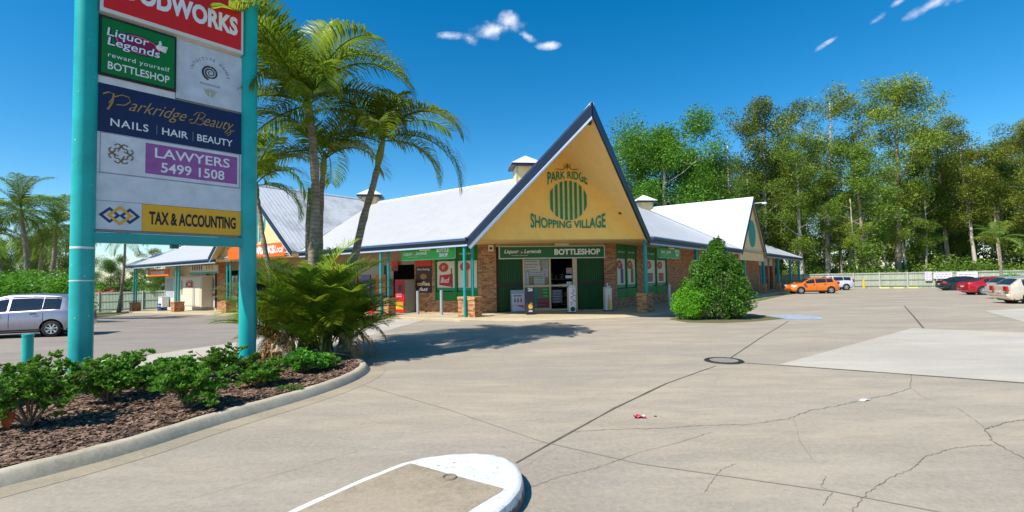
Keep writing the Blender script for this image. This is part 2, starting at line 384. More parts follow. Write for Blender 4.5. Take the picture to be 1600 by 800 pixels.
def leaves(C, size, asp=.45, up=.3, droop=0, out=None):
    """diamond leaves at points C (Nx3)"""
    C = np.asarray(C); n = len(C)
    d = rng.normal(size=(n, 3)); d[:, 2] = d[:, 2]*.7+up-droop
    if out is not None: d += out
    d /= np.linalg.norm(d, axis=1)[:, None]
    r = rng.normal(size=(n, 3)); sd_ = np.cross(d, r); sd_ /= np.linalg.norm(sd_, axis=1)[:, None]+1e-9
    L = size*rng.uniform(.7, 1.3, n)[:, None]
    V = np.empty((n, 4, 3)); V[:, 0] = C-d*L*.5; V[:, 1] = C+sd_*L*asp*.5; V[:, 2] = C+d*L*.5; V[:, 3] = C-sd_*L*asp*.5
    F = np.arange(4*n).reshape(n, 4)
    return V.reshape(-1, 3), F
def cat_(parts):
    Vs = []; Fs = []; o = 0
    for V, F in parts: Vs.append(V); Fs.append(F+o); o += len(V)
    return np.concatenate(Vs), np.concatenate(Fs)
def text(s, T, x, z, size, material, parent, name='lettering', width=None, bold=0, y=0, align='CENTER', shear=0, warp=None, ext=.004, space=1):
    cu = bpy.data.curves.new('t', 'FONT'); cu.body = s; cu.size = 1; cu.offset = bold; cu.shear = shear; cu.resolution_u = 3
    cu.space_character = space; cu.extrude = 0
    o = bpy.data.objects.new('t', cu); me = bpy.data.meshes.new_from_object(o)
    bpy.data.objects.remove(o); bpy.data.curves.remove(cu)
    P = [v.co.copy() for v in me.vertices]
    xs = [p.x for p in P]; ys = [p.y for p in P]; w_ = max(xs)-min(xs); h_ = max(ys)-min(ys)
    x0, y0 = min(xs), min(ys)
    sy = size/.72; sx = (width/w_) if width else sy
    mb = MB(T); vs = []
    for p in P:
        X = (p.x-x0)*sx; Y = (p.y-0)*sy
        if align == 'CENTER': X -= w_*sx/2
        if warp: X, Y = warp(X/(w_*sx/2), Y/size, w_*sx/2, size)
        vs.append((x+X, y, z+Y))
    mb.add(vs, [tuple(pl.vertices) for pl in me.polygons])
    bpy.data.meshes.remove(me)
    return mb.build(name, material, parent)
def struct(mb, name, m, smooth=False): return tag(mb.build(name, m, smooth=smooth), kind='structure')
def ribbon(mb, pts, w_, dz=.006, jit=0, sub=3, taper=False):
    P = [gp(*p) if len(p) == 2 else Vector(p) for p in pts]; Q = []; amp = jit*4
    for i in range(len(P)-1):
        for k in range(sub): Q.append(P[i].lerp(P[i+1], k/sub))
    Q.append(P[-1]); n = len(Q); vs = []
    for i, p in enumerate(Q):
        t = (Q[min(i+1, n-1)]-Q[max(i-1, 0)]); t.z = 0; t.normalize(); nn = Vector((-t.y, t.x, 0))
        if jit: p = p+nn*random.uniform(-jit, jit)
        ww = w_*(random.uniform(.45, 1.3) if jit else 1)*(max(.15, 1-i/n) if taper else 1)
        for s_ in (-1, 1):
            q = p+nn*s_*ww/2; vs.append((q.x, q.y, H(q.x, q.y)+dz))
    mb.add(vs, [(2*i, 2*i+1, 2*i+3, 2*i+2)[::-1] for i in range(n-1)])
# ------------------------------------------------------------ ground, car park, walkways
def sheet(T, xs, ys, dz):
    V = []; 
    for y in ys:
        for x in xs:
            p = T @ Vector((x, y, 0)); V.append((p.x, p.y, H(p.x, p.y)+dz))
    nx = len(xs); F = [(j*nx+i, j*nx+i+1, (j+1)*nx+i+1, (j+1)*nx+i) for j in range(len(ys)-1) for i in range(nx-1)]
    return V, F
I4 = Matrix()
xs = np.concatenate([np.linspace(-900, -70, 12), np.arange(-66, 92, 2.), np.linspace(96, 900, 12)])
ys = np.concatenate([np.linspace(-60, -14, 6), np.arange(-12, 112, 2.), np.linspace(116, 1500, 14)])
tag(npmesh('ground', *sheet(I4, xs, ys, -.07), m_dirt, smooth=True), kind='structure')
tag(npmesh('car_park', *sheet(FR, np.arange(-60, 58.1, 1.), np.arange(-60, 62, 1.), 0), m_conc, smooth=True), kind='structure')
def strip(name, T, edge, inner, z, m, skirt=.3):
    """slab between two polylines (same count) given in frame T; top follows the ground"""
    V = []; F = []
    for (x, y) in edge:
        p = T @ Vector((x, y, 0)); h = H(p.x, p.y); V.append((p.x, p.y, h+z-skirt)); V.append((p.x, p.y, h+z-.02))
        V.append((p.x, p.y, h+z))
    for (x, y) in inner:
        p = T @ Vector((x, y, 0)); V.append((p.x, p.y, H(p.x, p.y)+z))
    n = len(edge)
    for i in range(n-1):
        F += [(3*i, 3*i+3, 3*i+4, 3*i+1), (3*i+1, 3*i+4, 3*i+5, 3*i+2), (3*i+2, 3*i+5, 3*n+i+1, 3*n+i)]
    mb = MB(); mb.v = V; mb.f = F; mb.m = [0]*len(F); return mb
# one walkway round the whole front: list of (outer point, inner point) in world xy
def wL(a, b): return G0+dL*a+dR*b
def wR(a, b): return G1+dR*a+dL*b
def wU(u_, v_): return G0+uu*u_+vv*v_
outer = [wL(a, -.75) for a in np.arange(53, 1.4, -1.2)]+[wL(.6, -.85), wL(-.2, -1.0)]+[wU(t, v_) for t, v_ in ((1.0, -1.15), (2.2, -1.45), (3.5, -1.55), (5, -1.5), (6.4, -1.35), (7.8, -1.1), (8.8, -.75))]+[wR(a, -.8) for a in np.arange(1.0, 60, 1.5)]
no = len(outer)
inner = []
for i, p in enumerate(outer):
    q = p-G0; a = q.dot(dL)
    if i < 44: inner.append(wL(max(q.dot(dL), 1.2), 3.4))
    elif (p-G1).dot(dR) > 1.2: inner.append(wR((p-G1).dot(dR), 3.4))
    else:
        t = min(max((p-G0).dot(uu), .4), 8.1); inner.append(wU(t, 3.6))
mb = MB()
V = []
for p, q in zip(outer, inner):
    onu = abs((p-G0).dot(uu)-4.4) < 4.1
    h = H(p.x, p.y)
    zt = .12 if not onu else .05
    o2 = p.lerp(q, .06)
    V += [(p.x, p.y, h-.2), (p.x, p.y, h+zt-.03), (p.x+(q.x-p.x)*.01, p.y+(q.y-p.y)*.01, h+zt), (o2.x, o2.y, H(o2.x, o2.y)+.12), (q.x, q.y, H(q.x, q.y)+.12)]
F = [(5*i+k, 5*i+k+1, 5*i+6+k, 5*i+5+k)[::-1] for i in range(no-1) for k in range(4)]
mb.add(V, F); struct(mb, 'walkway', m_walk)

# flat slabs laid in the car park
def poly_sheet(name, pts, dz, m):
    """polygon on the ground, subdivided so that it follows it"""
    import bmesh
    bm = bmesh.new(); vs = []
    for p in pts:
        q = gp(*p) if len(p) == 2 else Vector(p); vs.append(bm.verts.new((q.x, q.y, 0)))
    f = bm.faces.new(vs)
    bmesh.ops.triangulate(bm, faces=[f])
    for _ in range(7):
        le = [e for e in bm.edges if e.calc_length() > 2.2]
        if not le: break
        bmesh.ops.subdivide_edges(bm, edges=le, cuts=1); bmesh.ops.triangulate(bm, faces=[f for f in bm.faces if len(f.verts) > 3])
    bmesh.ops.recalc_face_normals(bm, faces=bm.faces)
    for v_ in bm.verts: v_.co.z = H(v_.co.x, v_.co.y)+dz
    if sum(f.normal.z for f in bm.faces) < 0: bmesh.ops.reverse_faces(bm, faces=bm.faces)
    me = bpy.data.meshes.new(name); bm.to_mesh(me); bm.free(); me.materials.append(m)
    o = bpy.data.objects.new(name, me); col.objects.link(o); MW[name] = Matrix(); return tag(o, kind='structure')
poly_sheet('pale_slab', [(1217, 570), (1425, 513), (1600, 520), (1900, 534), (2050, 640), (1600, 598)], .005, m_slab)
poly_sheet('pale_slab', [(1538, 486), (1600, 482), (1900, 486), (1900, 520), (1600, 503)], .005, m_slab)
poly_sheet('pale_slab', [(-60, 608), (0, 588), (260, 551), (470, 521), (620, 500), (662, 500), (640, 507), (540, 536), (420, 549), (200, 588), (-60, 640)], .005, m_slab)
poly_sheet('drive_lane', [(-400, 520), (120, 505), (300, 494), (480, 494), (470, 521), (260, 551), (0, 588), (-400, 650)], .004, concrete('drive_lane_asphalt', (.27, .235, .20), (.22, .19, .165), contrast=.7))
poly_sheet('blue_paint', [(1187, 494), (1235, 491.5), (1286, 495), (1284, 499), (1240, 499.5), (1192, 498)], .006, mat('worn_blue_paint', (.30, .36, .42), .8, .2, 3, detail=9))
poly_sheet('leaf_litter', [(1046, 499), (1075, 504), (1130, 505), (1182, 502), (1228, 498), (1200, 494), (1170, 490), (1100, 488), (1056, 491)], .007, m_dirt)
mb = MB()
for q in ([(-80, 520), (110, 505)], [(1180, 469), (1240, 458)]): ribbon(mb, q, .5, .012)
poly_sheet('grass_verge', [(146, 490), (180, 487), (205, 488), (170, 493), (146, 496)], .05, m_grass)
poly_sheet('grass_verge', [(1176, 469.5), (1232, 457.5), (1238, 459), (1182, 471)], .02, m_grass)
mb = MB()
ribbon(mb, [(806, 724), (880, 682), (960, 638), (1040, 600), (1118, 572)], .036, .006, .004)
ribbon(mb, [(1142, 559), (1190, 527), (1232, 502)], .03, .006)
ribbon(mb, [(1157, 567), (1216, 571), (1400, 584), (1600, 599), (1900, 621)], .035, .0075)
ribbon(mb, [(1413, 478), (1428, 495), (1443, 513)], .06, .006)
ribbon(mb, [(1640, 420+55), (1330, 474), (1180, 473)], .02, .006)
struct(mb, 'expansion_joint', m_joint)
mb = MB()
for q, w_ in (([(898, 675), (950, 671.5), (1020, 670), (1100, 665), (1160, 664), (1230, 655), (1265, 642), (1310, 634), (1345, 626), (1390, 617), (1422, 607), (1425, 585)], .022),
              ([(815, 767), (875, 745), (930, 732), (1000, 707), (1060, 692), (1112, 675)], .013),
              ([(1600, 656), (1560, 664), (1540, 670), (1550, 690), (1600, 717)], .03), ([(1550, 695), (1495, 700), (1450, 712), (1420, 735), (1395, 745), (1355, 770), (1330, 800)], .016),
              ([(1150, 725), (1125, 735), (1100, 770)], .01), ([(1425, 608), (1445, 622), (1500, 640), (1540, 670)], .011), ([(1290, 745), (1282, 760), (1300, 770), (1285, 790)], .012),
              ([(250, 795), (330, 770), (380, 757), (560, 705)], .008), ([(500, 620), (540, 628), (600, 632)], .01), ([(870, 700), (800, 740)], .008),
              ([(1240, 655), (1250, 690), (1270, 720)], .008), ([(1500, 568), (1530, 560)], .006), ([(900, 640), (960, 600), (1010, 560)], .005)):
    ribbon(mb, q, w_*.45, .0065, w_*.75, 12)
struct(mb, 'pavement_crack', m_crack)
mb = MB(); ribbon(mb, [(845, 690), (1000, 725), (1300, 768), (1600, 826)], .02, .005)
ribbon(mb, [(560, 600), (700, 640), (845, 690)], .012, .005)
struct(mb, 'saw_cut_joint', flat((.27, .23, .19), .9))

# ------------------------------------------------------------ garden bed with kerb
kerb_px = [(-300, 800), (-120, 762), (0, 733), (112, 707), (225, 678), (300, 655), (375, 634), (440, 617), (490, 603), (530, 590), (555, 580), (570, 571), (573, 565), (566, 558), (545, 552), (515, 547),
           (470, 545), (420, 548), (360, 557), (300, 564), (220, 575), (150, 586), (70, 598), (0, 612), (-120, 640), (-300, 700)]
K = [gp(x, y, .16) for x, y in kerb_px]
# smooth the outline once
def chaikin(P, n=1):
    for _ in range(n):
        Q = []
        for i in range(len(P)):
            a, b = P[i], P[(i+1) % len(P)]; Q += [a.lerp(b, .25), a.lerp(b, .75)]
        P = Q
    return P
K = chaikin(K, 2); n = len(K)
cen = sum(K, Vector())/n
def inset(P, d):
    out = []; n = len(P)
    for i in range(n):
        t = (P[(i+1) % n]-P[i-1]); t.z = 0; t.normalize(); nn = Vector((-t.y, t.x, 0)); out.append(P[i]+nn*d)
    return out
area = sum(K[i].x*K[(i+1) % n].y-K[(i+1) % n].x*K[i].y for i in range(n)); sg = 1 if area > 0 else -1
rings = [(-.12, -.10), (-.09, .0), (-.025, .09), (0, .118), (.02, .132), (.115, .138), (.135, .13), (.14, .04)]
mb = MB(); V = []
for d, z in rings:
    for i, p in enumerate(inset(K, d*sg)): V.append((p.x, p.y, H(p.x, p.y)+z+.004*math.sin(i*1.7)))
F = [(r*n+i, r*n+(i+1) % n, (r+1)*n+(i+1) % n, (r+1)*n+i)[::sg] for r in range(len(rings)-1) for i in range(n)]
mb.add(V, F); struct(mb, 'garden_kerb', m_kerb, smooth=True)
ins = inset(K, .14*sg)
mb = MB(); mb.add([(p.x, p.y, .115) for p in ins], [tuple(range(n))[::sg]]); struct(mb, 'garden_soil', m_soil)
mb = MB(); V = []
for d, z in ((-.04, .004), (-.42, .0035)):
    for p in inset(K, d*sg): V.append((p.x, p.y, H(p.x, p.y)+z))
mb.add(V, [(i, (i+1) % n, n+(i+1) % n, n+i)[::-sg] for i in range(n)]); struct(mb, 'kerb_channel', concrete('channel_concrete', (.33, .28, .20), (.25, .21, .15)))
insx = np.array([(p.x, p.y) for p in ins])
def inside(X, Y, P=insx):
    c = np.zeros(len(X), bool); j = len(P)-1
    for i in range(len(P)):
        xi, yi = P[i]; xj, yj = P[j]
        c ^= ((yi > Y) != (yj > Y)) & (X < (xj-xi)*(Y-yi)/(yj-yi+1e-12)+xi); j = i
    return c
X = rng.uniform(-14, -1, 230000); Y = rng.uniform(3, 16, 230000); ok = inside(X, Y); X, Y = X[ok][:75000], Y[ok][:75000]
m_ = len(X)
an = rng.uniform(0, 6.28, m_); L_ = rng.uniform(.008, .028, m_)*rng.choice([1, 1, 1.6], m_); W_ = L_*rng.uniform(.25, .6, m_); tz = rng.uniform(-.5, .5, m_); z0 = .122+rng.uniform(0, .03, m_)+.02*np.sin(X*3)*np.cos(Y*2.3)
dx, dy = np.cos(an), np.sin(an)
V = np.empty((m_, 4, 3))
for k, (s1, s2) in enumerate(((-1, -1), (1, -1), (1, 1), (-1, 1))):
    V[:, k, 0] = X+s1*dx*L_-s2*dy*W_; V[:, k, 1] = Y+s1*dy*L_+s2*dx*W_; V[:, k, 2] = z0+s1*tz*L_*.6+s2*W_*.4*np.sin(an*3)
tag(npmesh('bark_mulch', V.reshape(-1, 3), np.arange(4*m_).reshape(m_, 4), m_mulch), 'loose brown bark mulch covering the garden bed', 'mulch', kind='stuff')

# ------------------------------------------------------------ traffic island
ip = [(380, 835), (440, 801), (560, 749), (636, 719), (690, 710), (740, 707), (778, 710), (802, 720), (816, 737), (815, 760), (795, 785), (765, 808), (700, 850), (560, 940), (300, 880)]
K2 = chaikin([gp(x, y, .15) for x, y in ip], 2); n2 = len(K2)
ar = sum(K2[i].x*K2[(i+1) % n2].y-K2[(i+1) % n2].x*K2[i].y for i in range(n2)); s2 = 1 if ar > 0 else -1
mb = MB(); V = []
R2 = [(-.03, -.05), (-.025, .02), (-.01, .10), (.0, .135), (.02, .15), (.05, .153)]
for d, z in R2:
    for i, p in enumerate(inset(K2, d*s2)): V.append((p.x, p.y, z+.003*math.sin(i*2.1)))
mb.add(V, [(r*n2+i, r*n2+(i+1) % n2, (r+1)*n2+(i+1) % n2, (r+1)*n2+i)[::s2] for r in range(5) for i in range(n2)]+[tuple(5*n2+i for i in range(n2))[::s2]])
wp = m_paint.copy(); wp.name = 'worn_kerb_paint'; nt = wp.node_tree; b = nt.nodes['Principled BSDF']
g = N(nt, 'ShaderNodeNewGeometry'); nn = N(nt, 'ShaderNodeTexNoise'); nn.inputs['Scale'].default_value = 14; nn.inputs['Detail'].default_value = 10; nn.inputs['Roughness'].default_value = .7
nt.links.new(g.outputs['Position'], nn.inputs['Vector'])
sx = N(nt, 'ShaderNodeSeparateXYZ'); nt.links.new(g.outputs['Position'], sx.inputs[0])
low = M2(nt, 'MULTIPLY', M2(nt, 'MAXIMUM', M2(nt, 'SUBTRACT', .125, sx.outputs[2]), 0.0), 3.2)      # tyre scrapes and the face's shadow, both painted dark towards the bottom
e = M2(nt, 'ADD', nn.outputs[0], low); mr = N(nt, 'ShaderNodeMapRange'); mr.inputs[1].default_value = .60; mr.inputs[2].default_value = .70
nt.links.new(e, mr.inputs[0]); mx = N(nt, 'ShaderNodeMixRGB'); nt.links.new(mr.outputs[0], mx.inputs[0])
nt.links.new(b.inputs['Base Color'].links[0].from_socket, mx.inputs[1]); mx.inputs[2].default_value = (.10, .09, .08, 1); nt.links.new(mx.outputs[0], b.inputs['Base Color'])
struct(mb, 'traffic_island', wp, smooth='auto')
mb = MB(); q = [gp(x, y, .158) for x, y in ((410, 828), (462, 800), (556, 757), (640, 723.5), (648, 725), (716, 744), (787, 763), (782, 768), (740, 793), (680, 835), (560, 910), (330, 868))]
mb.add([(p.x, p.y, .1565) for p in q], [tuple(range(len(q)))[::-1]]); o = struct(mb, 'island_infill', m_isl)
mb = MB(); c = gp(702, 746, .158)
mb.tube([c+Vector((.06*math.cos(a), .06*math.sin(a), 0)) for a in np.linspace(0, 6.28, 20)], .012, 6)
mb.build('post_ring', flat((.2, .17, .12), .9))
o = bpy.data.objects['post_ring']; tag(o, 'small round broken post socket set in the traffic island', 'post socket')

# ------------------------------------------------------------ drain and litter
c = gp(1131, 564); t = thing('drain_grate', 'round black iron drain grate set in the car park concrete', 'drain', at(c))
mb = MB(T=at(c)); mb.lathe([(.30, .006), (.30, .02), (.40, .022), (.42, .006)], n=40); mb.build('rim', flat((.05, .045, .04), .6, metal=.5), t)
mb = MB(T=at(c)); mb.disc((0, 0), .3, 0); mb.v = [(c.x+.3*math.cos(k*2*math.pi/28), c.y+.3*math.sin(k*2*math.pi/28), c.z+.007) for k in range(28)]; mb.build('pit', flat((.006, .006, .006), .9), t)
me0 = None
for k in range(-6, 7):
    hw = math.sqrt(max(.005, .3**2-(k*.046)**2)); mb = MB(T=at(c)); mb.box(-hw, hw, k*.046-.011, k*.046+.011, .009, .021); mb.build('bar', flat((.34, .30, .25), .6, metal=.1), t)
for k in range(-5, 6, 2):
    hw = math.sqrt(.3**2-(k*.05)**2); mb = MB(T=at(c)); mb.box(k*.05-.009, k*.05+.009, -hw, hw, .0095, .0195); mb.build('cross_bar', flat((.34, .30, .25), .6, metal=.1), t)
c = gp(999, 653); mb = MB(T=at(c))
V = []; 
for j in range(5):
    for i in range(7): V.append(((i-3)*.026+random.uniform(-.01, .01), (j-2)*.022+random.uniform(-.01, .01), .012+random.uniform(0, .035)))
mb.mi = 0; mb.add(V, [(j*7+i, j*7+i+1, (j+1)*7+i+1, (j+1)*7+i) for j in range(4) for i in range(6)])
for i, f in enumerate(mb.f): mb.m[i] = 1 if (i % 6) > 3 and i > 6 else 0
tag(mb.build('crumpled_wrapper', [flat((.55, .01, .05), .3), flat((.5, .55, .6), .3)], loc=c), 'crumpled red and silver wrapper lying on the concrete', 'litter')
c = gp(1351, 626); mb = MB(T=at(c, .5)); mb.add([(-.09, -.035, .008), (.0, -.03, .02), (.09, -.04, .01), (.09, .04, .012), (0, .035, .022), (-.09, .04, .008)], [(0, 1, 4, 5), (1, 2, 3, 4)])
tag(mb.build('paper_scrap', flat((.7, .74, .8)), loc=c), 'small white paper scrap lying beside a crack', 'litter')
c = gp(1024, 651); mb = MB(T=at(c)); mb.box(-.02, .02, -.012, .012, .002, .012)
tag(mb.build('dark_pebble', flat((.05, .04, .03)), loc=c, bevel=.004), 'tiny dark pebble right of the red wrapper', 'pebble')

# ------------------------------------------------------------ the shopping village building
BLD = thing('shopping_village', 'yellow gabled shopping village building with white metal roofs and brick walls', 'building', FU)
def a_on(x, b, side):
    d = ray(x, 430); o = (G0+dR*b) if side == 'L' else (G1+dL*b); n = dR if side == 'L' else dL; o = o-Vector((0, 0, 0))
    t = (o.x*n.x+o.y*n.y)/(d.x*n.x+d.y*n.y); P = Vector((d.x*t, d.y*t, 0))
    return (P-G0).dot(dL) if side == 'L' else (P-G1).dot(dR)
aL = lambda x, b=2.5: a_on(x, b, 'L')
aR = lambda x, b=2.5: a_on(x, b, 'R')
EZ, SZ, RZ = 3.80, 3.64, 8.6
def fl(a, b, z): return (-a, b, z)            # left wing point in frame FL
def fr(a, b, z): return (a, b, z)
def slab(T, pts, m, name='roof_slope', th_=.06):
    mb = MB(T); mb.prism(pts, (0, 0, -th_)); return mb.build(name, m, BLD)
k_ = (RZ-EZ)/10.15
slab(FL, [fl(.33, -.15, EZ), fl(51, -.15, EZ), fl(41, 10, RZ), fl(4.02, 10, RZ), fl(-2.9, 3.08, EZ+3.23*k_)], m_roofL)
slab(FL, [fl(4.02, 10, RZ), fl(41, 10, RZ), fl(51, 20.15, EZ), fl(14, 20.15, EZ)], m_roofL)
slab(FL, [fl(51, -.15, EZ), fl(51, 20.15, EZ), fl(41, 10, RZ)], ribbed('roof_hip', (.5, .52, .55), dR, .42, .5, .15))
slab(FR, [fr(.33, -.15, EZ), fr(57, -.15, EZ), fr(47, 10, RZ), fr(4.02, 10, RZ), fr(-2.9, 3.08, EZ+3.23*k_)], m_roofR)
slab(FR, [fr(4.02, 10, RZ), fr(47, 10, RZ), fr(57, 20.15, EZ), fr(14, 20.15, EZ)], m_roofR)
slab(FR, [fr(57, -.15, EZ), fr(57, 20.15, EZ), fr(47, 10, RZ)], bpy.data.materials['roof_hip'])
# ridge and valley caps
def cap(T, p, q, m=None, r=.09): mb = MB(T); mb.tube([p, q], r, 8); mb.build('ridge_cap', m or m_cap, BLD)
m_cap = flat((.66, .67, .69), .5)
cap(FL, fl(4, 10, RZ), fl(41, 10, RZ)); cap(FR, fr(4, 10, RZ), fr(47, 10, RZ)); cap(FL, fl(51, -.15, EZ), fl(41, 10, RZ)); cap(FR, fr(57, -.15, EZ), fr(47, 10, RZ))
# cross gables
def cross(T, fn, c, hw, rz, ez, mroof, ov=.7, back=10.6, zlow=.32):
    for s in (-1, 1):
        slab(T, [fn(c, -ov, rz), fn(c+s*hw, -ov, ez), fn(c+s*hw, -.1, ez), fn(c, back, rz)], mroof)
        mb = MB(T); mb.prism([fn(c, -ov, rz+.03), fn(c+s*(hw+.05), -ov, ez), fn(c+s*(hw+.05), -ov, ez-.34), fn(c, -ov, rz-.36)], (0, -.05, 0)); mb.build('barge_board', m_navy, BLD)
        mb = MB(T); mb.prism([fn(c, -ov-.01, rz-.36), fn(c+s*hw, -ov-.01, ez-.34), fn(c+s*(hw-.05), -ov-.01, ez-.40), fn(c, -ov-.01, rz-.44)], (0, .04, 0)); mb.build('barge_bead', m_bead, BLD)
        k = (rz-ez)/hw
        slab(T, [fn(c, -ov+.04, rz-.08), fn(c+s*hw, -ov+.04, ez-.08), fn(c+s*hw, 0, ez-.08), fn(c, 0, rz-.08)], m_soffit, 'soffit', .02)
    mb = MB(T); zb = ez-zlow; hb = hw-.15
    mb.prism([fn(c-hb, 0, zb), fn(c+hb, 0, zb), fn(c+hb, 0, ez+.0), fn(c, 0, rz-.12), fn(c-hb, 0, ez)], (0, .12, 0)); mb.build('gable_wall', m_cream2, BLD)
    cap(T, fn(c, -ov, rz+.02), fn(c, back, rz+.02))
cross(FL, fl, 21.0, 6.3, 8.85, EZ, m_roofG2)
cross(FR, fr, 24.7, 5.2, 8.55, EZ-.1, m_roofG3, ov=.22, zlow=.75)
# valleys
mv = flat((.12, .13, .15), .6)
def valley(T, fn, c, hw, rz, ez):
    for s in (-1, 1):
        bq = (rz-EZ)/k_-.15
        mb = MB(T); mb.tube([fn(c+s*hw, 0-.05, EZ+.02), fn(c, min(bq, 10.1), min(rz, RZ)+.04)], .05, 6); mb.build('valley_gutter', mv, BLD)
valley(FL, fl, 21.0, 6.3, 8.85, EZ); valley(FR, fr, 24.7, 5.2, 8.55, EZ)
# the entrance gable with its leaning prow
CU, TV, TZ, CZ = FW/2, -5.35, 8.2, 3.72
for s, ue in ((-1, -.12), (1, FW+.12)):
    low = (ue, -.12, CZ); low2 = (ue, 3.0, CZ); tip = (CU, TV, TZ); back = (CU, 9.6, TZ)
    slab(FU, [low, tip, back, low2], m_roofV)
    inn = [(ue-s*.1, -.02, CZ-.12), (CU, TV+.12, TZ-.30), (CU, .05, TZ-.22), (ue-s*.1, .05, CZ-.12)]
    slab(FU, inn, m_prow, 'soffit', .03)
    d_ = Vector(tip)-Vector(low); out = Vector((d_.y, -d_.x, 0)).normalized()*(-s)
    out = Vector((s*.6, -1, 0)).normalized()*.05
    mb = MB(FU); mb.prism([low, tip, (tip[0], tip[1], tip[2]-.40), (low[0], low[1], low[2]-.36)], out); mb.build('barge_board', m_navy, BLD)
    mb = MB(FU); mb.prism([Vector(low)+out+Vector((0, 0, .10)), Vector(tip)+out+Vector((0, 0, .10)), Vector(tip)+out+Vector((0, 0, -.02)), Vector(low)+out+Vector((0, 0, -.02))], out*.8-out*2); mb.build('barge_capping', m_navy if s > 0 else flat((.03, .05, .10), .4), BLD)
    if s < 0:
        mb = MB(FU); mb.prism([(low[0], low[1], low[2]-.36), (tip[0], tip[1], tip[2]-.40), (tip[0], tip[1], tip[2]-.52), (low[0]+.1, low[1], low[2]-.48)], out*.8); mb.build('barge_bead', m_bead, BLD)
cap(FU, (CU, TV, TZ+.03), (CU, 9.5, TZ+.03))
mb = MB(FU); mb.prism([(.0, .02, SZ+.02), (FW, .02, SZ+.02), (FW, .02, CZ), (CU, .02, TZ-.12), (0, .02, CZ)], (0, .09, 0)); mb.build('gable_wall', m_cream, BLD)
# ceilings under the eaves
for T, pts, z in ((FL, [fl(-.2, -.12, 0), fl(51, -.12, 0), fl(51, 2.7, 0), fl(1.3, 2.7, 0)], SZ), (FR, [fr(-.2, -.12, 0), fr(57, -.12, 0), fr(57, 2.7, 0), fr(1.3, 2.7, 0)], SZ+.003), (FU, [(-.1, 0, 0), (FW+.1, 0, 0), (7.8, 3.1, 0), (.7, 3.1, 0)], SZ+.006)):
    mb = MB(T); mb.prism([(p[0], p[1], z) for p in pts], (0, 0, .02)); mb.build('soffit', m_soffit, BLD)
# eaves fascia, gutter, bead
def eaves(T, fn, a0, a1):
    def bx(y0, y1, z0, z1, nm, m):
        p, q = fn(a0, 0, 0)[0], fn(a1, 0, 0)[0]; mb = MB(T); mb.box(min(p, q), max(p, q), y0, y1, z0, z1); mb.build(nm, m, BLD)
    bx(-.21, -.16, 3.46, 3.74, 'fascia', m_navy); bx(-.33, -.215, 3.63, 3.77, 'gutter', flat((.05, .08, .14), .4)); bx(-.345, -.33, 3.735, 3.785, 'gutter_lip', m_bead); bx(-.225, -.15, 3.38, 3.457, 'fascia_bead', m_bead)
eaves(FL, fl, .05, 14.7); eaves(FL, fl, 27.4, 51.1); eaves(FR, fr, .15, 19.4); eaves(FR, fr, 30.0, 57.1)
# cupolas
def cupola(p):
    T = frame(p, uu, vv); mb = MB(T); mb.box(-.72, .72, -.72, .72, -1.1, .62); mb.build('cupola_wall', m_cream2, BLD)
    mb = MB(T)
    for x in (-.73, .61):
        for y in (-.73, .61): mb.box(x, x+.12, y, y+.12, -1.0, .6)
    mb.build('cupola_post', flat((.35, .42, .3)), BLD)
    mb = MB(T); mb.box(-1.05, 1.05, -1.05, 1.05, .62, .78); mb.build('cupola_fascia', m_navy, BLD)
    mb = MB(T); mb.add([(-1.08, -1.08, .78), (1.08, -1.08, .78), (1.08, 1.08, .78), (-1.08, 1.08, .78), (0, 0, 1.5)], [(0, 1, 4), (1, 2, 4), (2, 3, 4), (3, 0, 4), (3, 2, 1, 0)]); mb.build('cupola_roof', flat((.74, .75, .76), .5), BLD)
for p in (wU(CU, 9.75)+ZV*8.6, wL(21.0, 10)+ZV*8.5, wR(24.7, 10)+ZV*8.5): cupola(p)

# brick pillars (real courses) and paired posts
def pillar(T, x, y, wx, wy, h, zb):
    mb = MB(T); mb.box(x-wx/2+.012, x+wx/2-.012, y-wy/2+.012, y+wy/2-.012, zb-.4, zb+h-.1); pm = mb.build('pillar_core', m_mortar, BLD)
    mb = MB(T); nc = int(h/.086)
    for r in range(nc):
        z0 = zb+r*.086+.004; e = .03 if r == nc-1 else (.0 if r < nc-1 else 0)
        for (L_, ax) in ((wx, 0), (wy, 1)):
            off = .12 if r % 2 else 0; s = -off
            while s < L_-.01:
                s0 = max(0, s)+.004; s1 = min(L_, s+.24)-.006
                if s1-s0 > .03:
                    for side in (-1, 1):
                        j = random.uniform(-.003, .003)+e
                        if ax == 0:
                            yb = side*wy/2
                            mb.box(x-wx/2+s0, x-wx/2+s1, *(sorted((y+yb-side*.03, y+yb+side*j))), z0, z0+.076)
                        else:
                            xb = side*wx/2
                            mb.box(*(sorted((x+xb-side*.03, x+xb+side*j))), y-wy/2+s0, y-wy/2+s1, z0, z0+.076)
                s += .24
    mb.box(x-wx/2-.025, x+wx/2+.025, y-wy/2-.025, y+wy/2+.025, zb+h-.085, zb+h)
    tag(mb.build('brickwork', m_bP, BLD), kind='stuff')
def post(T, x, y, z0, z1, m=m_teal):
    mb = MB(T); mb.cyl(x, y, z0, z1, .075, 16); mb.build('post', m, BLD, smooth='auto')
for a in (0.35, 6.5, 12.9, aL(357, .2), aL(277, .2), aL(211, .2)):
    p = wL(a, .2); z0 = H(p.x, p.y)+.12
    pillar(FL, -a, .25, 1.05 if a < 20 else .85, .5 if a < 20 else .8, .93, z0)
    if a < 20: post(FL, -a, -.08, z0-.1, 3.66)
    else: post(FL, -a-.22, .2, z0+.9, 3.6)
    post(FL, -a+.14, .3, z0+.9, SZ)
